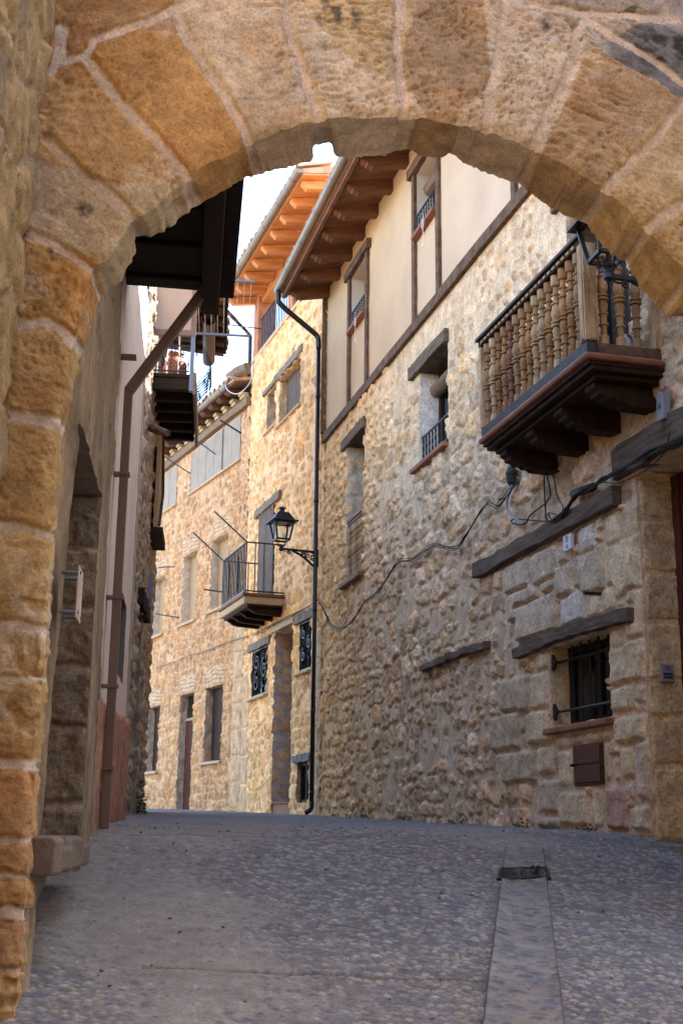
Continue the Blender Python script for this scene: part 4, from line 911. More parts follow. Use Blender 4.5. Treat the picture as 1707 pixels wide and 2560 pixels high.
def intercom():
    j = WJ; uu, zz_ = j.uv(1660, 1684)
    t_ = thing('intercom', 'grey door intercom on the stone door jamb', 'intercom', j.P(uu, zz_))
    MB().wbox(j, uu - 0.05, uu + 0.05, zz_ - 0.062, zz_ + 0.062, 0.015, 0.05).build('case', GREYB, t_, bevel=0.004)
    s_ = MB()
    for k in range(4): s_.wbox(j, uu - 0.02, uu + 0.025, zz_ + 0.018 + k * 0.008, zz_ + 0.021 + k * 0.008, 0.0505, 0.0515)
    s_.build('speaker_slots', IRON, t_)
    for k in range(2): MB().wbox(j, uu - 0.035, uu + 0.035, zz_ - 0.042 + k * 0.024, zz_ - 0.024 + k * 0.024, 0.0502, 0.053).build('button', INK, t_)
intercom()
def junction_box():
    u, z = W1.uv(1660, 1018, 0.06)
    t_ = thing('junction_box', 'grey electric junction box under the balcony beside the loose cables', 'junction box', W1.P(u, z, 0.05))
    MB().wbox(W1, u - 0.045, u + 0.045, z - 0.10, z + 0.10, 0.04, 0.10).build('case', GREYB, t_, bevel=0.008)
    MB().tube([W1.P(u, z, 0.10), W1.P(u, z, 0.104)], 0.018, 12).build('seal', STEEL, t_)
junction_box()
u, z = W1.uv(*c9(688, 862)); tag(MB().wbox(W1, u - 0.0, u + 0.022, z - 0.012, z + 0.012, 0.0, 0.16).build('iron_peg', IRON, None), 'short iron peg sticking out of the stone wall above the grilled window', 'peg')
def c11(x, y): return (1250 + x / 3.431, 1100 + y / 3.431)
def cable(name, label, pix, r, W=W1, w=0.085, jit=0.0, seed=0, mat=None, n=1, spread=0.02):
    rs = random.Random(seed); m = MB()
    for k in range(n):
        pts = []
        for (px, py) in pix:
            uu, zz_ = W.uv(px, py, w); pts.append(W.P(uu + rs.uniform(-1, 1) * spread * (k > 0), zz_ + rs.uniform(-1, 1) * spread * (k > 0), w + rs.uniform(-1, 1) * 0.012))
        m.tube(smooth_path(pts, 6), r, 5)
    return tag(m.build(name, mat or CABLE, None, smooth=True), label, 'cable')
cable('cable_bundle', 'bundle of thin black cables sagging across the stone wall from the downpipe to the balcony', [c10(125, 790), c10(160, 860), c10(200, 945), c10(270, 970), c10(340, 925), c10(420, 800), c10(500, 740), c10(560, 650), c10(640, 540), c10(740, 515), c10(870, 425), c10(1010, 440), c10(1080, 350), c10(1210, 160), c10(1290, 165), c10(1370, 70), c11(110, 330), c11(130, 400)], 0.0042, n=5, seed=3, spread=0.03)
cable('cable_bundle', 'thick bundle of black cables running along the beam above the door', [c11(450, 690), c11(560, 610), c11(640, 490), c11(700, 440), c11(800, 400), c11(880, 340), c11(1000, 270), c11(1150, 190), c11(1300, 110), c11(1568, -30), c11(1900, -220)], 0.008, n=5, seed=5, w=0.10, spread=0.022)
cable('cable', 'pale grey conduit cable bending down under the balcony corner', [c11(100, 390), c11(60, 500), c11(60, 590), c11(110, 660), c11(170, 700), c11(210, 715)], 0.013, w=0.09, mat=GREYB)
cable('cable', 'loose black cable looping below the balcony', [c11(120, 380), c11(60, 480), c11(-20, 510)], 0.006, n=2, seed=9, w=0.09)
cable('cable', 'tangled black cable loops hanging beside the dark wall beam', [c11(320, 220), c11(380, 220), c11(378, 400), c11(380, 600), c11(400, 680), c11(450, 700), c11(300, 690), c11(110, 680), c11(110, 715), c11(200, 720), c11(260, 640), c11(380, 540), c11(435, 460), c11(410, 330), c11(380, 220)], 0.007, w=0.09, seed=2)
cable('cable', 'thin black cable arching from the hook to the cable tangle', [c11(390, 220), c11(450, 310), c11(490, 470), c11(530, 570), c11(500, 640), c11(420, 625), c11(440, 690)], 0.005, w=0.1, seed=4)
cable('cable', 'thin black cable dropping from the beam to the door jamb', [c11(870, 360), c11(1000, 370), c11(1110, 330), c11(1240, 270), c11(1400, 110), c11(1450, -60)], 0.005, w=0.10, seed=6)
m = MB(); m.tube([W1.P(*W1.uv(*c11(625, 465), 0.07), 0.07), W1.P(*W1.uv(*c11(800, 400), 0.07), 0.07)], 0.034, 10); tag(m.build('cable_splice', CABLE, None, smooth=True), 'black cable splice sleeve on the wall above the dark beam', 'cable splice')
m = MB(); p = W1.P(*W1.uv(*c11(95, 310), 0.08), 0.08); m.tube([p + np.array((0, 0, 0.09)), p + np.array((0, 0, 0.03)), p - np.array((0, 0, 0.06)), p - np.array((0, 0, 0.10))], [0.03, 0.055, 0.045, 0.02], 8); tag(m.build('cable_clamp', BLACKW, None), 'dark cable clamp under the far end of the balcony', 'cable clamp')

# ================================================================== street lamps
def street_lamp():
    """built at the origin: wall at x = 0, arm along +x"""
    t_ = thing('street_lamp', 'black iron lantern on a scrolled bracket beside the long downpipe', 'street lamp', (0, 0, 0), 'lanterns on wall brackets')
    WW = Wall(0, 0, -90); WW.d = np.array([1.0, 0, 0]); WW.n = np.array([0, -1.0, 0])
    m = MB(); L = 0.60
    m.bar((0, 0, 0), (L, 0, 0), 0.032, 0.032); m.bar((0.012, 0, 0.04), (0.012, 0, -0.22), 0.036, 0.036)
    m.tube(smooth_path([(0.02, 0, -0.20), (0.09, 0, -0.205), (0.16, 0, -0.15), (0.28, 0, -0.07), (0.42, 0, -0.012)], 5), 0.019, 6)
    spiral(WW, 0.085, -0.085, 0, 0.066, 1.7, 1, 1.2, 0.012, m); spiral(WW, 0.18, -0.055, 0, 0.048, 1.5, -1, 2.0, 0.011, m); spiral(WW, 0.26, -0.035, 0, 0.03, 1.3, 1, 1.0, 0.010, m)
    spiral(WW, 0.47, -0.045, 0, 0.03, 1.1, -1, 1.6, 0.011, m); m.tube(smooth_path([(L - 0.02, 0, -0.005), (L - 0.06, 0, -0.04), (0.48, 0, -0.035)], 4), 0.008, 6)
    m.build('bracket', IRON, t_)
    m = MB(); m.lathe((L, 0, -0.035), [(0.02, 0), (0.036, 0.015), (0.036, 0.05), (0.028, 0.06), (0.03, 0.075), (0.012, 0.085)], 12); m.build('socket', IRON, t_)
    ca, sa = math.cos(R(-3)), math.sin(R(-3))
    def q(x, y, z): return (L + x * ca - y * sa, x * sa + y * ca, z)
    zb, zt = 0.135, 0.405; hb, ht = 0.098, 0.145
    m = MB()
    for k in range(4):
        an = k * math.pi / 2 + 0.6; m.tube(smooth_path([(L + 0.025 * math.cos(an), 0.025 * math.sin(an), 0.045), (L + 0.075 * math.cos(an), 0.075 * math.sin(an), 0.06), (L + 0.07 * math.cos(an), 0.07 * math.sin(an), 0.125)], 4), 0.007, 5)
    sg = ((-1, -1), (1, -1), (1, 1), (-1, 1))
    for k in range(4):
        a, b = sg[k], sg[(k + 1) % 4]
        m.bar(q(a[0] * hb, a[1] * hb, zb), q(a[0] * ht, a[1] * ht, zt), 0.028, 0.028)
        m.bar(q(a[0] * hb, a[1] * hb, zb), q(b[0] * hb, b[1] * hb, zb), 0.028, 0.026); m.bar(q(a[0] * ht, a[1] * ht, zt), q(b[0] * ht, b[1] * ht, zt), 0.022, 0.03)
    m.build('lantern_frame', IRON, t_)
    for k in range(4):
        a, b = sg[k], sg[(k + 1) % 4]
        m = MB(); m.hexa([q(a[0] * hb, a[1] * hb, zb), q(b[0] * hb, b[1] * hb, zb), q(b[0] * hb * .97, b[1] * hb * .97, zb), q(a[0] * hb * .97, a[1] * hb * .97, zb),
                          q(a[0] * ht, a[1] * ht, zt), q(b[0] * ht, b[1] * ht, zt), q(b[0] * ht * .97, b[1] * ht * .97, zt), q(a[0] * ht * .97, a[1] * ht * .97, zt)]); m.build('pane', LGLASS, t_)
    m = MB()
    def ring(h, z): return [q(x * h, y * h, z) for x, y in sg]
    rs = [ring(0.142, zt + 0.004), ring(0.205, zt - 0.005), ring(0.205, zt + 0.012), ring(0.158, zt + 0.03), ring(0.085, zt + 0.15), ring(0.03, zt + 0.165)]
    vs = [v for r_ in rs for v in r_]; fs = [(0, 1, 2, 3)]
    for k in range(5):
        for i in range(4): fs.append((k * 4 + i, k * 4 + (i + 1) % 4, k * 4 + 4 + (i + 1) % 4, k * 4 + 4 + i))
    fs.append((20, 21, 22, 23)); m.add(vs, fs); m.build('roof', IRON, t_, bevel=0.003)
    MB().lathe((L, 0, zt + 0.15), [(0.05, 0), (0.04, 0.03), (0.035, 0.06), (0.06, 0.068), (0.055, 0.075), (0.03, 0.095), (0.012, 0.10)], 14).build('finial', IRON, t_)
    MB().lathe((L, 0, zt - 0.015), [(0.09, 0), (0.09, 0.012)], 16).build('lamp_disc', WHITE, t_)
    return t_
lamp = street_lamp()
lamp2 = dup(lamp); lamp2['label'] = 'black iron lantern half hidden behind the arch, in front of the wooden balcony'
u, z = W2.uv(800, 1385, 0.03); p = W2.P(u, z + 0.02, 0.06); lamp.location = Vector(p); lamp.rotation_euler = (0, 0, math.atan2(W2.n[1], W2.n[0]) + 0.08)
u, z = W1.uv(1518, 692, 0.62); p = W1.P(u, z, 0.02); lamp2.location = Vector(p); lamp2.rotation_euler = (0, 0, math.atan2(W1.n[1], W1.n[0]) + 0.02)

# ================================================================== stone house with the pine eave
H2 = thing('stone_house', 'golden rubble house with orange pine eave, roof terrace and iron balcony', 'house', W2.P(2.3, 0))
ST2 = dict(su=0.25, sz=0.17, amp=0.028, mort=0.022, round=0.022, rough=0.036, cols=[(0.816, 0.464, 0.189), (0.770, 0.413, 0.165), (0.861, 0.525, 0.246), (0.725, 0.393, 0.170), (0.816, 0.419, 0.151)], mcol=(0.848, 0.512, 0.265), big=1.5, bigt=0.52, small=0.14)
OBL = lambda u0, u1, z0, z1, c=(0.56, 0.37, 0.20), r=0.035: (u0, u1, z0, z1, c, r)
D2 = (2.72, 3.74, 3.90, 5.52); G1 = (2.98, 3.98, 2.27, 3.11); G2 = (0.53, 1.12, 2.40, 3.19); NI = (1.50, 2.55, 0.20, 3.25); LW = (0.55, 1.14, 0.42, 1.02); V1 = (2.86, 3.48, 7.06, 7.80); V2 = (1.36, 2.66, 6.93, 7.80)
bq = [OBL(0.10, 0.42, 2.05 + k * 0.46, 2.05 + (k + 1) * 0.46 - 0.02, (0.64, 0.45, 0.29), 0.022) for k in range(-4, 2)] + [OBL(4.15, 4.60, 0.3 + k * 0.5, 0.3 + (k + 1) * 0.5 - 0.02, (0.61, 0.385, 0.215), 0.022) for k in range(5)]
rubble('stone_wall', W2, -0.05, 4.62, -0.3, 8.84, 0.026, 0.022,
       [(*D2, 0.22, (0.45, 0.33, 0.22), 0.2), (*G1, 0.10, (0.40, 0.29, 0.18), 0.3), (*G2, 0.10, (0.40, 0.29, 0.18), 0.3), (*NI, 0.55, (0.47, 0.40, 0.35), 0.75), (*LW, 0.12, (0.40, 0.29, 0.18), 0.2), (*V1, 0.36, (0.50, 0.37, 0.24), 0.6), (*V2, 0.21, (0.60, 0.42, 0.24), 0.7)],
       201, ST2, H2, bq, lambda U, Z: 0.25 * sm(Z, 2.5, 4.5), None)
shell(W2, H2, -0.02, 4.60, -0.4, 8.7, -4.5, -0.62)
MB().wbox(W2, -0.05, 4.64, 8.80, 8.88, -0.65, 0.03).build('parapet_cap', LINTST, H2, bevel=0.008)
# terrace: brick piers, back wall, railing
for (a, b) in ((4.28, 4.62), (1.95, 2.22), (-0.05, 0.25)):
    MB().wbox(W2, a, b, 8.88, 10.12, -0.34, 0.0).build('brick_pier', BRICK, H2, bevel=0.006)
MB().wbox(W2, -0.05, 4.3, 8.85, 10.12, -2.3, -2.0).build('terrace_wall', BRICK, H2)
MB().wbox(W2, -0.05, 4.62, 9.98, 10.16, -0.30, -0.06).build('wall_plate', ORANGE, H2, bevel=0.01)
for (a, b) in ((0.25, 1.95), (2.22, 4.28)):
    m = MB()
    for z in (8.96, 9.62): m.bar(W2.P(a, z, -0.06), W2.P(b, z, -0.06), 0.025, 0.02)
    r_ = m.build('railing', IRON, H2); k = a + 0.09
    m0 = MB().tube([W2.P(k, 8.96, -0.06), W2.P(k, 9.62, -0.06)], 0.011, 6).build('bar', IRON, r_); j = 1
    while k + j * 0.105 < b - 0.02: q = dup(m0, r_); q.location = Vector(W2.d * j * 0.105); j += 1
EZ2 = 10.30
eave2 = MB().hexa([W2.P(-0.40, EZ2, -0.5), W2.P(4.75, EZ2, -0.5), W2.P(4.75, EZ2 - 0.17, 0.56), W2.P(-0.40, EZ2 - 0.17, 0.56), W2.P(-0.40, EZ2 + 0.03, -0.5), W2.P(4.75, EZ2 + 0.03, -0.5), W2.P(4.75, EZ2 - 0.14, 0.56), W2.P(-0.40, EZ2 - 0.14, 0.56)]).build('eave', ORANGE, H2)
r0 = rafter(W2, 4.62, EZ2 - 0.075, EZ2 - 0.175, 0.52, eave2, 0.06, 0.15, ORANGE, False); k = 1
while 4.62 - 0.60 * k > -0.4: q = dup(r0, eave2); q.location = Vector(W2.d * -0.60 * k); k += 1
gutter(W2, -0.42, 4.78, EZ2 - 0.085, 0.63, 0.066, eave2, ZINC, 0.85)
tile_row(W2, -0.42, 4.78, EZ2 - 0.03, 0.66, eave2, 0.22, 0.09, 0.6)
MB().hexa([W2.P(-0.40, EZ2 + 0.035, -0.5), W2.P(4.75, EZ2 + 0.035, -0.5), W2.P(4.75, EZ2 - 0.13, 0.58), W2.P(-0.40, EZ2 - 0.13, 0.58), W2.P(-0.40, EZ2 + 1.5, -5), W2.P(4.75, EZ2 + 1.5, -5), W2.P(4.75, EZ2 - 0.06, 0.58), W2.P(-0.40, EZ2 - 0.06, 0.58)]).build('roof', TILE, H2)
dp = MB(); dp.tube(smooth_path([W2.P(4.72, EZ2 - 0.13, 0.64), W2.P(4.72, EZ2 - 0.30, 0.62), W2.P(4.72, EZ2 - 0.52, 0.40), W2.P(4.74, EZ2 - 0.80, 0.07), W2.P(4.74, EZ2 - 1.0, 0.03), W2.P(4.74, 8.45, 0.03)], 5), 0.042, 10); dp.build('downpipe', PIPEM, H2, smooth=True)
# balcony door with slatted blind
def slats(W, parent, a, b, c, d, w, mat, pitch=0.035, name='blind'):
    m = MB(); z = d - 0.03
    while z > c: m.wbox(W, a, b, z - pitch * 0.72, z, w - 0.012, w); z -= pitch
    for q in (a + 0.02, (a + b) / 2, b - 0.02): m.wbox(W, q - 0.006, q + 0.006, c, d, w + 0.001, w + 0.006)
    m.wbox(W, a - 0.01, b + 0.01, d - 0.03, d, w - 0.03, w + 0.006)
    return m.build(name, mat, parent)
a, b, c, d = D2; w_ = window(W2, H2, a, b, c, d, 0.20, DARKW, PANE, 0.08, True, 'balcony_door'); slats(W2, H2, a + 0.02, b - 0.03, c + 0.03, d + 0.02, 0.03, SLAT)
beam(W2, H2, 'lintel', a - 0.38, b + 0.20, d + 0.02, d + 0.17, -0.2, 0.07, material('grey_oak', (0.14, 0.10, 0.07), 0.85, 0.4, 7, 0.6, 30, (3, 3, 1), col2=(0.30, 0.22, 0.15)), 0, 61, 0.014)
GOAK = bpy.data.materials['grey_oak']
def grille(W, parent, a, b, c, d, w):
    m = MB(); m.bar(W.P(a, d, w), W.P(b, d, w), 0.03, 0.03); m.bar(W.P(a, c, w), W.P(b, c, w), 0.03, 0.03); m.bar(W.P(a, c, w), W.P(a, d, w), 0.03, 0.03); m.bar(W.P(b, c, w), W.P(b, d, w), 0.03, 0.03); m.bar(W.P((a + b) / 2, c, w), W.P((a + b) / 2, d, w), 0.025, 0.025)
    for s_ in (0.25, 0.75):
        u = a + (b - a) * s_
        for z, hnd in ((0.78, 1), (0.55, -1), (0.32, 1)): spiral(W, u, c + (d - c) * z, w, (b - a) * 0.2, 1.4, hnd * (1 if s_ < 0.5 else -1), 1.5, 0.012, m, 18)
    for i in range(7): u = a + (i + 0.5) * (b - a) / 7; m.bar(W.P(u, c, w), W.P(u, c + (d - c) * 0.13, w), 0.014, 0.014)
    return m.build('grille', IRON, parent)
for k, (a, b, c, d) in enumerate((G1, G2)):
    window(W2, H2, a, b, c, d, 0.09, DARKW, PANE, 0.05); grille(W2, H2, a + 0.02, b - 0.02, c + 0.02, d - 0.02, -0.005)
    beam(W2, H2, 'lintel', a - 0.22, b + 0.20, d - 0.01, d + 0.13, -0.09, 0.06, GOAK, 0, 63 + k, 0.012)
    MB().wbox(W2, a - 0.06, b + 0.12, c - 0.05, c - 0.008, -0.05, 0.09).build('sill', LINTST, H2, bevel=0.012)
a, b, c, d = NI
MB().wbox(W2, a - 0.03, b + 0.03, c, d, -0.58, -0.53).build('door', DOORM, H2); MB().wbox(W2, a - 0.05, b + 0.22, d + 0.0, d + 0.10, -0.55, 0.04).build('lintel', WIN_W, H2, bevel=0.01)
m = MB(); zb = float(ground_z(*W2.P(2, 0)[:2]))
m.wbox(W2, a + 0.0, b - 0.02, zb - 0.1, zb + 0.16, -0.5, -0.02); m.wbox(W2, a + 0.0, b - 0.02, zb + 0.161, zb + 0.27, -0.5, -0.28); m.wbox(W2, a + 0.0, b, zb + 0.1605, zb + 0.18, -0.279, 0.01); m.build('steps', TERRA, H2, bevel=0.008)
a, b, c, d = LW; window(W2, H2, a, b, c, d, 0.10, DARKW, PANE, 0.05); beam(W2, H2, 'lintel', a - 0.14, b + 0.14, d + 0.0, d + 0.12, -0.1, 0.05, BLACKW, 0, 66, 0.01)
a, b, c, d = V1; MB().wbox(W2, a, b, c, d, -0.37, -0.35).build('pane', PANE, H2); beam(W2, H2, 'lintel', a - 0.12, b + 0.2, d + 0.01, d + 0.10, -0.35, 0.05, GOAK, 0, 67, 0.012)
MB().wbox(W2, a - 0.05, b + 0.1, c - 0.045, c - 0.006, -0.1, 0.05).build('sill', LINTST, H2, bevel=0.01)
a, b, c, d = V2; o = window(W2, H2, a, b, c, d, 0.20, WIN_W, PANE, 0.07); slats(W2, H2, a + 0.03, b - 0.05, c, d, -0.125, SLAT, 0.05)
beam(W2, H2, 'lintel', a - 0.12, b + 0.3, d + 0.01, d + 0.15, -0.35, 0.05, GOAK, 0, 68, 0.014)
MB().wbox(W2, a - 0.05, b + 0.1, c - 0.045, c - 0.006, -0.1, 0.06).build('sill', LINTST, H2, bevel=0.01)
def balcony2():
    ua, ub, w1, z = 2.05, 3.78, 0.72, 3.80
    m = MB(); m.wbox(W2, ua, ub, z - 0.18, z - 0.055, -0.02, w1 - 0.03); bal = m.build('balcony', LINTST, H2, bevel=0.02)
    MB().wbox(W2, ua - 0.03, ub + 0.03, z - 0.0545, z, -0.02, w1).build('tile_edge', TERRA, bal, bevel=0.015)
    for u in (ua + 0.12, ua + 0.62, ua + 1.12, ub - 0.22):
        pr = [(-0.05, -0.181), (w1 - 0.12, -0.181), (w1 - 0.12, -0.22), (w1 - 0.2, -0.27), (w1 - 0.24, -0.30), (w1 - 0.36, -0.32), (-0.05, -0.34)]
        MB().prism([W2.P(u, z + q, x) for x, q in pr], W2.d * 0.11).build('corbel', DARKW, bal, bevel=0.01)
    MB().wbox(W2, ua + 0.05, ub - 0.05, z - 0.215, z - 0.1805, 0.0, w1 - 0.1).build('boarding', DARKW, bal)
    h = 0.86; wi = w1 - 0.06; A_ = (ua + 0.05, ub - 0.06)
    for zz_ in (z + 0.04, z + h): m = MB(); m.bar(W2.P(A_[0], zz_, wi), W2.P(A_[1], zz_, wi), 0.035, 0.02); m.bar(W2.P(A_[0], zz_, 0.0), W2.P(A_[0], zz_, wi), 0.035, 0.02); m.bar(W2.P(A_[1], zz_, 0.0), W2.P(A_[1], zz_, wi), 0.035, 0.02); m.build('rail', IRON, bal)
    m0 = MB().tube([W2.P(A_[0], z + 0.02, wi), W2.P(A_[0], z + h, wi)], 0.010, 6).build('bar', IRON, bal); N = 17
    for i in range(1, N): q = dup(m0, bal); q.location = Vector(W2.d * (i * (A_[1] - A_[0]) / (N - 1)))
    for x in (0.15, 0.30, 0.46):
        for e in (0, A_[1] - A_[0]): q = dup(m0, bal); q.location = Vector(W2.d * e - W2.n * x)
    for u in (ua + 0.55, ua + 1.15):
        m = MB(); m.bar(W2.P(u, z + 0.1, wi + 0.01), W2.P(u, z + 0.72, wi + 0.01), 0.02, 0.02)
        for k in range(7): spiral(W2, u + (0.035 if k % 2 else -0.035), z + 0.14 + k * 0.08, wi + 0.01, 0.04, 1.1, 1 if k % 2 else -1, 0.5, 0.008, m, 10)
        m.build('scrollwork', IRON, bal)
    for e, dz in ((A_[1], 0.0), (A_[0], 0.0)):
        p = W2.P(e, z + h, wi); q = W2.P(e + 0.1, z + h + 0.50, wi + 0.55); MB().bar(p, q, 0.035, 0.02).build('rod', IRON, bal)
balcony2()

# ================================================================== low stone house closing the street
H3 = thing('stone_house', 'low golden stone house with cane blinds under its eave at the street end', 'house', W3.P(2.5, 0))
ST3 = dict(su=0.24, sz=0.14, amp=0.026, mort=0.016, round=0.020, rough=0.034, cols=[(0.553, 0.300, 0.132), (0.508, 0.266, 0.118), (0.588, 0.339, 0.167), (0.481, 0.250, 0.114), (0.553, 0.266, 0.106)], mcol=(0.606, 0.350, 0.194), big=1.5, bigt=0.55, small=0.12)
SH1 = (0.50, 3.45, 7.03, 7.96); SH2 = (4.35, 6.6, 7.03, 7.96); WA = (1.0, 1.93, 4.23, 5.66); WB = (2.78, 3.66, 4.21, 5.67); WC = (4.90, 5.75, 4.21, 5.52); GA = (1.02, 1.98, 1.28, 2.70); DO = (2.66, 3.52, 0.1, 2.70); GD = (4.86, 5.7, 1.23, 2.62)
rubble('stone_wall', W3, 0.0, 8.5, -0.2, 7.98, 0.03, 0.022,
       [(*SH1, 0.16, (0.50, 0.37, 0.25), 0.3), (*SH2, 0.16, (0.50, 0.37, 0.25), 0.3), (*WA, 0.21, (0.60, 0.49, 0.38), 0.15), (*WB, 0.21, (0.60, 0.49, 0.38), 0.15), (*WC, 0.21, (0.60, 0.49, 0.38), 0.15), (*GA, 0.19, (0.44, 0.34, 0.26), 0.5), (*DO, 0.19, (0.44, 0.34, 0.26), 0.5), (*GD, 0.19, (0.44, 0.34, 0.26), 0.5)],
       301, ST3, H3, [OBL(0.02, 0.50, 0.4 + k * 0.47, 0.4 + (k + 1) * 0.47 - 0.02, (0.61, 0.385, 0.215), 0.022) for k in range(7)], lambda U, Z: 0.15 * sm(Z, 5, 6.5))
shell(W3, H3, 0.03, 8.5, -0.3, 7.9, -4.5, -0.40)
for k, (a, b, c, d) in enumerate((SH1, SH2)):
    n = 3 if k == 0 else 2
    for i in range(n):
        p = a + (b - a) * i / n + 0.015; q = a + (b - a) * (i + 1) / n - 0.015
        slats(W3, H3, p, q, c - 0.0, d - 0.02, 0.01 + 0.012 * (i % 2), CANE, 0.030)
    MB().wbox(W3, a, b, c, d, -0.18, -0.15).build('pane', PANE, H3)
    MB().wbox(W3, a - 0.05, b + 0.05, c - 0.05, c - 0.006, -0.1, 0.06).build('sill', LINTST, H3, bevel=0.01)
for k, (a, b, c, d) in enumerate((WA, WB, WC, GA, GD)):
    fm = WIN_W if k < 3 else DARKW
    o = window(W3, H3, a, b, c, d, 0.20, fm, PANE, 0.08, True)
    if k < 3: MB().wbox(W3, a + 0.10, b - 0.05, c + 0.05, d - 0.05, -0.17, -0.145).build('shutter', WIN_W, o, bevel=0.004)
    else: MB().wbox(W3, a + 0.05, b - 0.05, c + 0.04, d - 0.04, -0.15, -0.135).build('shutter', DARKW, o)
    MB().wbox(W3, a - 0.06, b + 0.12, c - 0.06, c - 0.006, -0.1, 0.07).build('sill', LINTST, H3, bevel=0.012)
def carved_lintel(W, parent, u0, u1, z0, z1, seed):
    """stone lintel cut with wavy grooves"""
    n, m = 70, 40; U, T = np.meshgrid(np.linspace(u0, u1, n), np.linspace(0, 1, m), indexing='ij'); t = (U - u0) / (u1 - u0)
    arc = np.sin(np.pi * t) * 0.07 + 0.02 * np.sin(t * 13 + seed); Z = z0 + T * (z1 - z0) + arc * T * 1.2
    g = np.abs(((T * 5 + 0.12 * np.sin(t * 9 + seed)) % 1) - 0.5) * 2; gr = sm(g, 0.0, 0.35)
    edge = np.minimum(np.minimum(t, 1 - t) * 8, np.minimum(T, 1 - T) * 6); ed = sm(edge, 0, 0.5)
    H = 0.008 + 0.026 * ed - 0.02 * (1 - gr) * ed; H = np.where(edge <= 0, -0.02, H)
    col = np.array((0.62, 0.395, 0.235))[None, None] * (0.75 + 0.4 * fbm(U * 6, Z * 6, seed, 4))[..., None] * (0.62 + 0.38 * gr)[..., None]
    return fastmesh('lintel', W.G(U, Z, H), gridq(n, m), STONE, parent, np.concatenate([col.reshape(-1, 3), np.full((U.size, 1), 0.5)], 1))
for k, (a, b, c, d) in enumerate((WA, WB, WC, GA, DO, GD)): carved_lintel(W3, H3, a - 0.12, b + 0.12, d - 0.005, d + 0.34, 5 + k * 3)
a, b, c, d = DO
o = MB().wbox(W3, a - 0.02, b + 0.02, c, 2.18, -0.20, -0.14).build('door', DOORM, H3)
m = MB()
for i in range(5): u = a + 0.1 + i * (b - a - 0.2) / 5; m.wbox(W3, u, u + 0.10, c + 0.3, 2.1, -0.1395, -0.13)
m.build('panel', DOORM, o, bevel=0.004)
m = MB(); m.wbox(W3, a - 0.02, b + 0.02, 2.2, d, -0.20, -0.17); m.build('fanlight', PANE, o); MB().wbox(W3, a, b, 2.181, 2.23, -0.18, -0.12).build('transom', WIN_W, o)
# eave of the low house
beam(W3, H3, 'timber_plate', 0.02, 8.5, 7.99, 8.15, -0.15, 0.10, material('eave_beam_wood', (0.15, 0.09, 0.05), 0.8, 0.4, 6, 0.4, 30, (2, 2, 2), col2=(0.30, 0.19, 0.11)), 0, 71, 0.006)
m = MB(); u = 0.1
while u < 8.4: m.wbox(W3, u, u + 0.22, 8.155, 8.21, -0.15, 0.13); m.wbox(W3, u + 0.02, u + 0.20, 8.2105, 8.27, -0.15, 0.17); u += 0.47
m.build('brick_corbels', LINTST, H3, bevel=0.006)
MB().wbox(W3, 0.02, 8.5, 8.152, 8.36, -0.3, 0.02).build('eave_wall', DARKW, H3)
r0 = MB().prism([W3.P(0.35, 8.30 + q, x) for x, q in ((-0.1, 0.16), (0.36, 0.05), (0.36, 0.0), (0.30, -0.03), (-0.1, 0.05))], W3.d * 0.20).build('rafter', RAFT, H3)
for k in range(1, 17): q = dup(r0, H3); q.location = Vector(W3.d * k * 0.47)
MB().hexa([W3.P(-0.02, 8.47, -0.1), W3.P(8.5, 8.47, -0.1), W3.P(8.5, 8.355, 0.38), W3.P(-0.02, 8.355, 0.38), W3.P(-0.02, 8.52, -0.1), W3.P(8.5, 8.52, -0.1), W3.P(8.5, 8.40, 0.38), W3.P(-0.02, 8.40, 0.38)]).build('eave_boards', RAFT, H3)
gutter(W3, 0.28, 8.5, 8.42, 0.40, 0.075, H3, ZINC, 0.6)
tile_row(W3, 0.1, 8.5, 8.47, 0.42, H3, 0.24, 0.10, 0.7, 'tile_edge', 0.3)
MB().hexa([W3.P(0, 8.525, -0.1), W3.P(8.5, 8.525, -0.1), W3.P(8.5, 8.405, 0.39), W3.P(0, 8.405, 0.39), W3.P(0, 9.9, -4.6), W3.P(8.5, 9.9, -4.6), W3.P(8.5, 8.45, 0.39), W3.P(0, 8.45, 0.39)]).build('roof', TILE, H3)
m = MB(); m.tube([W3.P(0.36, 8.60, 0.34), W3.P(0.15, 8.66, 0.25), W3.P(-0.05, 8.70, 0.12)], [0.10, 0.115, 0.12], 10); m.build('ridge_log', GOAK, H3)
def px3(x, y, w): u, z = W3.uv(x, y, w); return W3.P(u, z, w)
c5 = lambda x, y: (350 + x / 2.851, 1050 + y / 2.851)
for (p0, p1) in ((c5(570, 0), c5(722, 95)), (c5(355, 110), c5(538, 243)), (c5(172, 260), c5(357, 380))):
    MB().bar(px3(*p0, 0.50), px3(*p1, 0.06), 0.035, 0.025).build('awning_rod', IRON, H3)
for (p0, p1, mt) in ((c5(455, 1207), c5(600, 1228), IRON), (c5(115, 1383), c5(275, 1408), IRON), (c5(130, 1052), c5(250, 1045), GOAK)):
    MB().bar(px3(*p0, 0.35), px3(*p1, 0.02), 0.035, 0.025).build('awning_rod', mt, H3)
cable('cable', 'white cable hanging in a loop from the eave corner of the low stone house', [(646, 903), (632, 920), (628, 950), (610, 975), (590, 985), (570, 975), (563, 955), (572, 940)], 0.008, W3, 0.45, mat=WHITE)
cable('cable', 'thin cables strung along the golden stone walls below the iron balcony', [c5(1270, 1280), c5(1180, 1340), c5(1060, 1400), c5(930, 1470), c5(800, 1540)], 0.006, W2, 0.07, n=3, seed=12)
cable('cable', 'pale thin cable stapled across the low stone house above its doors', [c5(770, 1545), c5(640, 1580), c5(480, 1640), c5(320, 1690), c5(240, 1725), c5(110, 1765)], 0.006, W3, 0.07, n=2, seed=13, mat=PIPEB)
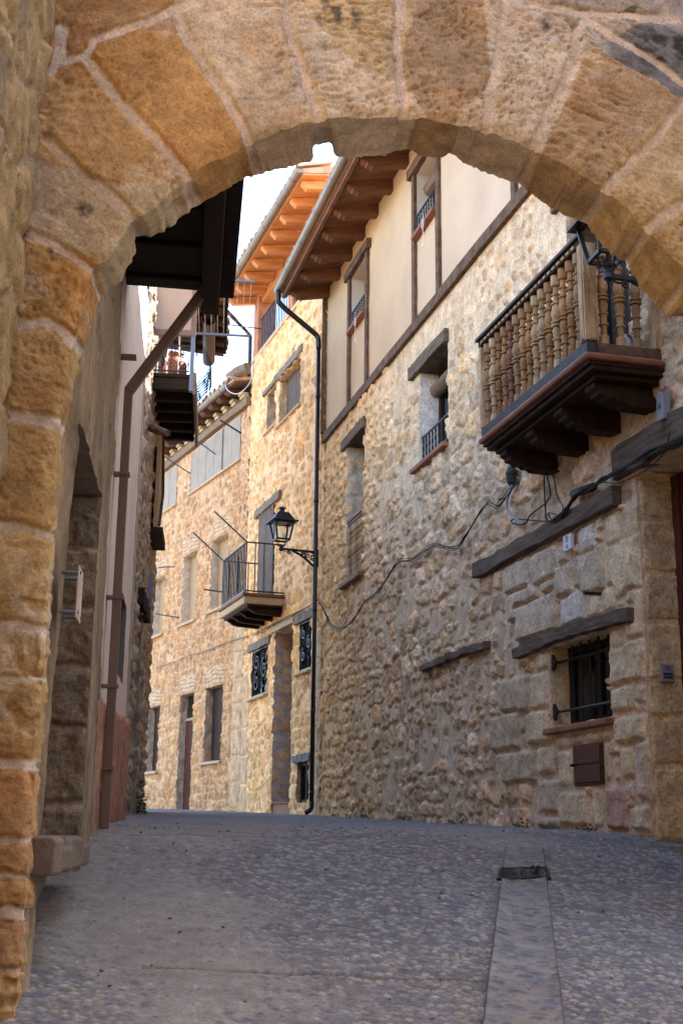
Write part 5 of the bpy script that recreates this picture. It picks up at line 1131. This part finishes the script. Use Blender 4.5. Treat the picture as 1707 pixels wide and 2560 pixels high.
# laundry lines under the pine eave
m = MB(); pa = [W2.P(4.4, 9.75, -0.02), W2.P(4.4, 9.55, 1.15)]
m.bar(W2.P(4.25, 9.42, -0.05), W2.P(4.75, 9.62, 0.75), 0.02, 0.02)
tag(m.build('laundry_arm', IRON, None), 'black laundry arm reaching out from the brick pier of the roof terrace', 'laundry arm')

# ================================================================== left side: passage house with the doorway
HL = thing('passage_house', 'dim plastered stone house with a deep doorway just behind the arch pier on the left', 'house', WL.P(1, 0))
DL = (0.46, 1.96, -1.25, 1.72)
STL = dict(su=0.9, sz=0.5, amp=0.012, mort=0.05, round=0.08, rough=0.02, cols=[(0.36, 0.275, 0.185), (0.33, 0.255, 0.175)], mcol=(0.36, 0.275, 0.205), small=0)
def jambwarp(o):
    return o
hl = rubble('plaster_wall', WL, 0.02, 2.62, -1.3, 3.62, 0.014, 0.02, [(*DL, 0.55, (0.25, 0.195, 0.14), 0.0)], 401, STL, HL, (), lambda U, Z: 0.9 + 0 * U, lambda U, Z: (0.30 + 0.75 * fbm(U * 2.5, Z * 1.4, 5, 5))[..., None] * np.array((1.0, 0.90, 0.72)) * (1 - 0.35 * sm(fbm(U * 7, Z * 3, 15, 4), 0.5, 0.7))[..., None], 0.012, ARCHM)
# the near jamb leans: shear its edge vertices a little
for v in hl.data.vertices:
    p = np.array(v.co) + np.array(wloc(HL)) - WL.o; u = float(p @ WL.d); z = v.co.z + wloc(HL).z
    k = max(0.0, (u - 0.02) / 0.44) if u < 0.46 else max(0.0, 1 - (u - 0.46) / 0.7)
    v.co += Vector(WL.d * k * (0.42 * min(max((z + 0.05) / 1.75, 0), 1) - 0.16) - WL.n * 0.052 * (1 - min(max((u - 0.05) / 0.6, 0), 1)))
WJ2 = Wall(*(WL.P(1.955, 0, 0.0)[:2]), 0); WJ2.d = -WL.n; WJ2.n = -WL.d
JB2 = []; zs_ = [-0.16]
for py in (2015, 1820, 1670, 1514, 1368, 1230): zs_.append(WJ2.uv(170, py)[1])
for k in range(len(zs_) - 1): JB2.append((-0.02, 0.50, zs_[k] + 0.012, zs_[k + 1] - 0.012, [(0.27, 0.205, 0.135), (0.30, 0.225, 0.14), (0.26, 0.195, 0.13)][k % 3], 0.03))
JB2.append((0.05, 0.5, zs_[-1] + 0.012, 1.75, (0.27, 0.21, 0.14), 0.03))
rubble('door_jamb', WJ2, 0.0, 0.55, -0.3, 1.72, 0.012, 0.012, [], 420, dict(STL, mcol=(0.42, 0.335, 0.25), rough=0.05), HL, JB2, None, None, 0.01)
MB().wbox(WL, 0.3, 2.1, -0.4, 1.8, -0.62, -0.56).build('door', DOORM, HL)
def bench():
    n, m = 60, 30; U, V = np.meshgrid(np.linspace(0, 1, n), np.linspace(0, 1, m), indexing='ij')
    mb = MB(); pts = []
    u0, u1 = 0.20, 1.66; z0, z1 = -0.165, -0.045
    prof = [(-0.5, z0), (0.04, z0), (0.05, z0 + 0.01), (0.055, z1 - 0.015), (0.035, z1), (-0.5, z1)]
    vs = []; N = 16
    for i in range(N + 1):
        u = u0 + (u1 - u0) * i / N; w_ = 0.02 * math.sin(i * 1.3); sag = 0.02 * math.sin(i * 0.7 + 1)
        for (x, z) in prof: vs.append(WL.P(u, z + (sag if z > z0 + 0.05 else 0), x + w_ * (x > 0)))
    k = len(prof); fs = []
    for i in range(N):
        for j in range(k): fs.append((i * k + j, i * k + (j + 1) % k, (i + 1) * k + (j + 1) % k, (i + 1) * k + j))
    fs += [tuple(range(k)), tuple(N * k + j for j in range(k))[::-1]]
    mb.add(vs, fs); mb.build('threshold_stone', material('worn_step_stone', (0.15, 0.11, 0.078), 0.9, 0.3, 7, 0.8, 40), HL, bevel=0.015)
bench()
MB().wbox(WL, 0.2, 2.6, -1.2, -0.166, -0.5, -0.13).build('plinth', material('shaded_base', (0.16, 0.12, 0.085), 0.95, 0.4, 5, 0.8, 30), HL)  # dark colour carries the deep shade under the threshold stone
shell(WL, HL, 0.3, 2.6, -1.2, 3.6, -3.0, -0.66)
# plaque on standoffs
def plaque():
    q = ray(158, 1440); t = (0.055 + WL.o @ WL.n) / (q @ WL.n); u, z = WL.uv(160, 1440, 0.06)
    u = 0.42; z0 = WL.uv(160, 1490, 0.06)[1]
    t_ = thing('wall_plaque', 'clear plastic wall plaque on metal standoffs seen edge-on beside the dark doorway', 'plaque', WL.P(u, z0, 0.06))
    m = MB(); m.wbox(WL, u - 0.15, u + 0.02, z0 - 0.005, z0 + 0.20, 0.062, 0.070); m.build('panel', PLBEIGE, t_, bevel=0.003)
    for du in (-0.13, 0.0):
        for dz in (0.02, 0.175): MB().tube([WL.P(u + du, z0 + dz, 0.0), WL.P(u + du, z0 + dz, 0.075)], 0.008, 8).build('standoff', STEEL, t_)
    MB().wbox(WL, u - 0.12, u - 0.01, z0 + 0.015, z0 + 0.18, 0.0702, 0.0715).build('print', PLBEIGE, t_)
plaque()

# ------------------------------------------------------------------ beige house with the brown downpipe
HB = thing('rendered_house', 'narrow beige rendered house with a red roughcast base and brown downpipe on the left', 'house', WL.P(4.5, 0))
WB_ = Wall(*(WL.P(0, 0, -0.03)[:2]), 6.7, -1)
rubble('beige_wall', WB_, 2.62, 6.5, 0.5, 4.2, 0.06, 0.06, [(4.7, 5.5, 1.12, 1.74, 0.12, (0.2, 0.16, 0.13), 0.0)], 430,
       dict(su=3.0, sz=3.0, amp=0.0, mort=9.0, round=0.03, rough=0.0, cols=[(0.7, 0.5, 0.33)], mcol=(0.72, 0.59, 0.475)), HB, (), None, None, 0.0, bpy.data.materials['smooth_render'])
MB().wbox(WB_, 4.68, 5.52, 1.10, 1.76, -0.08, -0.05).build('window', PANE, HB)
n_, m_ = 120, 60; U, T = np.meshgrid(np.linspace(2.62, 6.5, n_), np.linspace(0, 1, m_), indexing='ij')
top = 0.74 + 0.05 * (U - 2.6) + 0.02 * np.sin(U * 5); Z = -0.9 + T * (top + 0.9); Hh = 0.03 + (fbm(U * 40, Z * 40, 440, 3) - 0.5) * 0.02; Hh = np.where(T > 0.985, -0.02, Hh)
colr = np.array((0.46, 0.235, 0.15))[None, None] * (0.7 + 0.6 * fbm(U * 5, Z * 5, 441, 5))[..., None]; dirt = (1 - sm(Z, 0.0, 0.35))[..., None] * 0.45 * fbm(U * 4, Z * 3, 443, 3)[..., None]; colr = colr * (1 - dirt)
fastmesh('red_plinth', WB_.G(U, Z, Hh), gridq(n_, m_), STONE, HB, np.concatenate([colr.reshape(-1, 3), np.full((U.size, 1), 0.6)], 1))
shell(WB_, HB, 2.62, 6.45, -0.9, 4.1, -3, -0.14)
MB().wbox(WB_, 6.2, 6.52, 0.4, 4.2, -0.2, 0.004).build('corner', PLBEIGE, HB)
up_ = 3.20; zb = float(ground_z(*WL.P(up_, 0, 0.1)[:2]))
dp = MB(); top_z = WL.uv(332, 838, 0.10)[1]
dp.bar(WB_.P(up_, zb, 0.065), WB_.P(up_ + 0.0, top_z + 0.02, 0.065), 0.048, 0.055, WB_.n); pq = ray(517, 708); pq = pq / pq[1] * (WL.P(up_, 0)[1] + 0.05)
dp.bar(WB_.P(up_, top_z, 0.065), tuple(pq + np.array((0.06, 0, 0.06))), 0.065, 0.06, WB_.d)
dpo = dp.build('downpipe', PIPEB, HB, bevel=0.006)
for z in (zb + 0.35, 0.85, 1.40, 2.2, 3.0): MB().bar(WB_.P(up_, z, 0.0), WB_.P(up_, z, 0.102), 0.075, 0.018).build('pipe_bracket', PIPEB, HB)
# low dark eave over the beige house
ez = 3.63
e0 = MB().hexa([WL.P(0.32, ez, -0.3), WL.P(3.45, ez, -0.3), WL.P(3.45, ez - 0.02, 0.66), WL.P(0.32, ez - 0.02, 0.66), WL.P(0.32, ez + 0.12, -0.3), WL.P(3.45, ez + 0.12, -0.3), WL.P(3.45, ez + 0.10, 0.68), WL.P(0.32, ez + 0.10, 0.68)]).build('eave', EAVEW, HB)
r0 = MB().wbox(WL, 3.22, 3.36, ez - 0.05, ez - 0.022, -0.05, 0.47).build('rafter', EAVEW, e0, bevel=0.01)
for k in range(1, 6): q = dup(r0, e0); q.location = Vector(WL.d * -0.5 * k)
m = MB(); m.wbox(WL, 0.32, 3.44, ez - 0.20, ez - 0.021, 0.48, 0.60); m.wbox(WL, 0.32, 3.46, ez - 0.06, ez + 0.16, 0.601, 0.70); m.build('fascia', EAVEW, e0, bevel=0.01)
tile_row(WL, 0.32, 3.46, ez + 0.12, 0.70, e0, 0.22, 0.09, 0.5, mat=EAVEW)
MB().hexa([WL.P(0.32, ez + 0.13, -0.3), WL.P(3.45, ez + 0.13, -0.3), WL.P(3.45, ez + 0.105, 0.69), WL.P(0.32, ez + 0.105, 0.69), WL.P(0.32, ez + 1.0, -3), WL.P(3.45, ez + 1.0, -3), WL.P(3.45, ez + 0.16, 0.69), WL.P(0.32, ez + 0.16, 0.69)]).build('roof', TILE, HB)

# ------------------------------------------------------------------ old house with the wooden balcony
HO = thing('old_house', 'dark old rubble house with a wooden balcony beyond the beige house', 'house', WL2.P(0, 0))
STO = dict(su=0.30, sz=0.20, amp=0.035, mort=0.02, round=0.05, rough=0.05, cols=[(0.36, 0.27, 0.19), (0.42, 0.32, 0.23), (0.30, 0.22, 0.16), (0.46, 0.36, 0.27)], mcol=(0.46, 0.37, 0.28), small=0.2)
DOO = (-0.2, 0.7, 0.0, 2.75)
rubble('stone_wall', WL2, -5.4, -1.4, -0.3, 4.6, 0.06, 0.06, [], 511, STO, HO)
rubble('stone_wall', WL2, -1.4, 3.1, -0.3, 7.7, 0.03, 0.03, [(*DOO, 0.4, (0.26, 0.2, 0.15), 0.5)], 501, STO, HO, (), lambda U, Z: 0.4 * fbm(U, Z, 3, 3), None, 0.03)
WE = Wall(*(WL2.P(3.1, 0)[:2]), 0); WE.d = -WL2.n; WE.n = WL2.d
shell(WL2, HO, -1.38, 3.06, -0.3, 7.6, -4, -0.42); shell(WL2, HO, -5.4, -1.39, -0.3, 4.5, -4, -0.1)
beam(WL2, HO, 'lintel', -0.5, 1.0, 2.76, 2.98, -0.3, 0.08, EAVEW, 0, 81, 0.02); MB().wbox(WL2, -0.25, 0.75, 0, 2.75, -0.45, -0.40).build('door', DOORM, HO)
def old_balcony():
    u0, u1, w1, z = 0.0, 2.4, 0.57, 6.05
    m = MB(); k = u0
    m.wbox(WL2, u0, u1, z - 0.05, z, 0.0, w1)
    bal = m.build('balcony', EAVEW, HO, bevel=0.006)
    for i in range(6):
        u = u0 + 0.02 + i * 0.45; MB().wbox(WL2, u, u + 0.12, z - 0.22, z - 0.051, -0.1, w1 - 0.02).build('joist', EAVEW, bal, bevel=0.012)
    MB().wbox(WL2, u0 - 0.03, u1, z - 0.30, z + 0.02, w1 + 0.001, w1 + 0.04).build('side_board', GOAK, bal, bevel=0.006)
    m = MB(); m.wbox(WL2, u0 - 0.02, u0 + 0.02, 6.68, 7.62, 0.02, w1 - 0.06); o = m.build('partition', PLBEIGE, bal)
    m = MB(); m.wbox(WL2, u0 - 0.04, u0 + 0.03, 6.60, 7.62, w1 - 0.059, w1 + 0.01); m.wbox(WL2, u0 - 0.04, u0 + 0.03, 6.60, 6.679, 0.0, w1 - 0.06); m.build('partition_frame', PIPEB, bal)
    m = MB(); m.wbox(WL2, u0 - 0.03, u0 + 0.05, 5.80, 6.60, w1 - 0.055, w1 - 0.0); m.build('corner_board', STEEL, bal)
    for w in (0.07, 0.20, 0.36): MB().tube([WL2.P(u0, z, w), WL2.P(u0, 6.60, w)], 0.012, 6).build('white_rod', WHITE, bal)
    m = MB()
    for zz_ in (z + 0.03, z + 0.40): m.bar(WL2.P(u0 - 0.02, zz_, 0.02), WL2.P(u0 - 0.02, zz_, w1 - 0.06), 0.018, 0.018)
    class QQ: pass
    Q = Wall(*(WL2.P(u0 - 0.02, 0, 0)[:2]), 0); Q.d = WL2.n; Q.n = -WL2.d
    for k in range(3):
        u = 0.10 + k * 0.16; spiral(Q, u, z + 0.13, 0.0, 0.07, 1.6, 1 if k % 2 else -1, 0.5, 0.007, m, 22); spiral(Q, u, z + 0.30, 0.0, 0.075, 1.6, -1 if k % 2 else 1, 3.4, 0.007, m, 22)
    for k in range(5): m.bar(Q.P(0.02 + k * 0.12, z + 0.03, 0), Q.P(0.02 + k * 0.12, z + 0.40, 0), 0.01, 0.01)
    m.build('scroll_railing', IRON, bal)
    m = MB(); m.bar(WL2.P(u0, z + 0.40, w1 - 0.03), WL2.P(u1, z + 0.40, w1 - 0.03), 0.02, 0.02)
    for k in range(18): m.bar(WL2.P(u0 + k * 0.14, z, w1 - 0.03), WL2.P(u0 + k * 0.14, z + 0.40, w1 - 0.03), 0.012, 0.012)
    m.build('railing', IRON, bal)
    for k, (u, w, s_) in enumerate(((0.35, 0.30, 1.0),)):
        pt = thing('clay_pot', 'round orange clay pot standing on the dark wooden balcony behind the scroll railing', 'pot', WL2.P(u, z, w))
        MB().lathe(WL2.P(u, z, w), [(0.08, 0), (0.14, 0.06), (0.17, 0.16), (0.16, 0.27), (0.11, 0.35), (0.09, 0.37), (0.105, 0.39), (0.105, 0.41)], 18).build('body', TERRA, pt, smooth=True)
        MB().lathe(WL2.P(u, z + 0.405, w), [(0.112, 0), (0.118, 0.008), (0.112, 0.02)], 18).build('rim', TERRA, pt)
    # tiled eave above the balcony
    m = MB(); m.hexa([WL2.P(0.9, 7.80, -0.2), WL2.P(3.3, 7.80, -0.2), WL2.P(3.3, 7.66, 1.0), WL2.P(0.9, 7.66, 1.0), WL2.P(0.9, 7.84, -0.2), WL2.P(3.3, 7.84, -0.2), WL2.P(3.3, 7.70, 1.0), WL2.P(0.9, 7.70, 1.0)])
    ev_ = m.build('eave', EAVEW, HO)
    for i in range(6):
        u = 1.0 + i * 0.42; MB().hexa([WL2.P(u, 7.70, 0), WL2.P(u + 0.16, 7.70, 0), WL2.P(u + 0.16, 7.60, 0.96), WL2.P(u, 7.60, 0.96), WL2.P(u, 7.79, 0), WL2.P(u + 0.16, 7.79, 0), WL2.P(u + 0.16, 7.665, 0.96), WL2.P(u, 7.665, 0.96)]).build('rafter', RAFT, ev_)
    tile_row(WL2, 0.9, 3.3, 7.72, 1.02, ev_, 0.2, 0.085, 0.5)
    MB().tube([WL2.P(3.2, 7.50, 0.72), WL2.P(1.6, 7.55, 0.72)], 0.10, 12, False).build('gutter', PIPEB, ev_)
    MB().hexa([WL2.P(-5.4, 7.845, -0.2), WL2.P(3.3, 7.845, -0.2), WL2.P(3.3, 7.705, 1.0), WL2.P(-5.4, 7.705, 1.0), WL2.P(-5.4, 8.9, -4), WL2.P(3.3, 8.9, -4), WL2.P(3.3, 7.76, 1.0), WL2.P(-5.4, 7.76, 1.0)]).build('roof', TILE, HO) if False else None
    # log end, shutters
    m = MB(); p = ray(375, 1066); p = p / p[1] * 15.6; q = ray(420, 1083); q = q / q[1] * 15.3; m.tube([p - (q - p) * 0.6, p, (p + q) / 2 + np.array((0, 0, -0.01)), q], [0.07, 0.065, 0.06, 0.045], 9); m.build('log_end', TIMBER, HO)
old_balcony()
m = MB(); m.wbox(WL2, 1.15, 1.95, 4.15, 5.55, 0.06, 0.12); o = m.build('shutter', WIN_W, HO, bevel=0.006)
m = MB(); m.bar(WL2.P(1.2, 4.2, 0.13), WL2.P(1.9, 4.85, 0.13), 0.06, 0.03); m.bar(WL2.P(1.2, 5.5, 0.13), WL2.P(1.9, 4.85, 0.13), 0.06, 0.03); m.build('brace', TIMBER, o)
MB().wbox(WL2, 1.05, 2.05, 4.02, 4.14, 0.0, 0.20).build('sill', EAVEW, HO)
MB().wbox(WL2, 1.2, 1.26, 3.0, 3.5, 0.03, 0.09).build('pipe_stub', STEEL, HO)
# second balcony with bellied bars
def belly():
    u0, u1, z, w1 = 2.15, 3.05, 6.62, 0.55
    m = MB(); m.wbox(WL2, u0, u1, z - 0.10, z, 0, w1); bal = m.build('balcony', DARKW, HO, bevel=0.01)
    prof = [(0, 0.0), (0.10, 0.05), (0.22, 0.20), (0.27, 0.36), (0.24, 0.52), (0.12, 0.72), (0.03, 0.86), (0.0, 0.98)]
    m = MB()
    for k in range(9): u = u0 + k * (u1 - u0) / 8; m.tube(smooth_path([WL2.P(u, z + b, w1 - 0.05 + a) for a, b in prof], 3), 0.006, 5)
    for k in range(4): w = 0.08 + k * 0.13; m.tube([WL2.P(u0, z, w), WL2.P(u0, z + 0.98, w)], 0.006, 5)
    for a, b in (prof[0], prof[3], prof[-1]): m.tube([WL2.P(u0, z + b, w1 - 0.05 + a), WL2.P(u1, z + b, w1 - 0.05 + a)], 0.012, 5)
    for k in range(7): m.tube([WL2.P(u0 + k * 0.13, z + 0.02, w1 - 0.03), WL2.P(u0 + (k + 1) * 0.13, z + 0.34, w1 + 0.20)], 0.006, 4); m.tube([WL2.P(u0 + (k + 1) * 0.13, z + 0.02, w1 - 0.03), WL2.P(u0 + k * 0.13, z + 0.34, w1 + 0.20)], 0.006, 4)
    m.build('bellied_railing', IRON, bal)
    t_ = thing('planter', 'terracotta planter box on the far balcony with bellied bars', 'planter', WL2.P(u0 + 0.3, z, 0.4))
    MB().wbox(WL2, u0 + 0.02, u0 + 0.55, z + 0.001, z + 0.16, 0.28, 0.46).build('box', TERRA, t_, bevel=0.01); MB().wbox(WL2, u0 + 0.0, u0 + 0.57, z + 0.161, z + 0.20, 0.26, 0.48).build('rim', TERRA, t_, bevel=0.008)
belly()
def clothes_rack():
    t_ = thing('clothes_rack', 'grey metal clothes rack with taut lines sticking out over the street', 'clothes rack', WL2.P(-0.1, 7.02, 0.5))
    ua, ub, z = -0.95, 0.92, 7.03
    for u, nm in ((ua, 'arm'), (ub, 'arm')):
        MB().bar(WL2.P(u, z, 0.35 if u == ub else 0.5), WL2.P(u, z, 1.34), 0.03, 0.03, (0, 0, 1)).build('arm', STEEL, t_)
    for k in range(9):
        w = 0.60 + k * 0.088; MB().tube([WL2.P(ua, z + 0.03, w), WL2.P(ub, z + 0.03, w)], 0.004, 4).build('line', WHITE, t_)
clothes_rack()
# weeds at the foot of the beige house
m = MB(); rs = random.Random(4)
for k in range(160):
    p = Vector(WL2.P(-0.35 + rs.gauss(0, 0.25), 0, 0.10 + rs.random() * 0.12)); p.z = float(ground_z(p.x, p.y)) + abs(rs.gauss(0, 0.18)); L = rs.uniform(0.03, 0.07); th = rs.uniform(0, 6.28)
    d_ = Vector((math.cos(th), math.sin(th), rs.uniform(-0.2, 1))).normalized() * L; s_ = Vector((-math.sin(th), math.cos(th), 0.2)) * L * 0.35
    m.add([p, p + d_ * 0.5 + s_, p + d_, p + d_ * 0.5 - s_], [(0, 1, 2, 3)])
tag(m.build('wall_plant', LEAF), 'green weeds growing at the corner of the dark old house', 'plant', kind='stuff')

# grit and dry leaf bits lying on the street
m = MB(); rs = random.Random(11)
for k in range(150):
    if k % 3: X_ = rs.uniform(-1.4, 2.2); Y_ = rs.uniform(4.8, 9.5)
    else: q = W1.P(rs.uniform(-0.3, 9.5), 0, rs.uniform(0.05, 0.25)); X_, Y_ = q[0], q[1]
    if X_ < -1.0 - 0.117 * (Y_ - 4.48): continue
    z_ = float(ground_z(np.array(X_), np.array(Y_))) + (float(fbm(np.array(X_ * 2.2), np.array(Y_ * 2.2), 6, 3)) - 0.5) * 0.035 + 0.008; L = rs.uniform(0.006, 0.016); th = rs.uniform(0, 6.28); c_, s_ = math.cos(th) * L, math.sin(th) * L
    m.add([(X_ - c_, Y_ - s_, z_), (X_ + s_ * 0.5, Y_ - c_ * 0.5, z_ + 0.003), (X_ + c_, Y_ + s_, z_ + 0.002), (X_ - s_ * 0.5, Y_ + c_ * 0.5, z_ + 0.006), (X_, Y_, z_ - 0.006)], [(0, 1, 2, 3), (0, 4, 1), (1, 4, 2), (2, 4, 3), (3, 4, 0)])
tag(m.build('litter', material('dry_leaf_bits', (0.10, 0.07, 0.04), 0.9, 0.5, 9, 0.0, col2=(0.24, 0.20, 0.16)), None), 'specks of grit and dry leaf scattered over the street', 'litter', kind='stuff')

m = MB(); rs = random.Random(21)
for k in range(260):
    c_ = rs.choice((0.9, 2.2, 3.7, 4.1, 5.6, 7.3, 8.8)); q = W1.P(c_ + rs.gauss(0, 0.10), 0, rs.uniform(0.03, 0.09)); z_ = float(ground_z(np.array(q[0]), np.array(q[1]))) + abs(rs.gauss(0, 0.025)); L = rs.uniform(0.015, 0.04); th = rs.uniform(0, 6.28)
    p = Vector((q[0], q[1], z_)); d_ = Vector((math.cos(th), math.sin(th), rs.uniform(0.2, 1.4))).normalized() * L; e_ = Vector((-math.sin(th), math.cos(th), 0.1)) * L * 0.3
    m.add([p, p + d_ * 0.5 + e_, p + d_, p + d_ * 0.5 - e_], [(0, 1, 2, 3)])
tag(m.build('wall_foot_weed', LEAF, None), 'tiny tufts of weed along the foot of the right rubble wall', 'weed', kind='stuff')
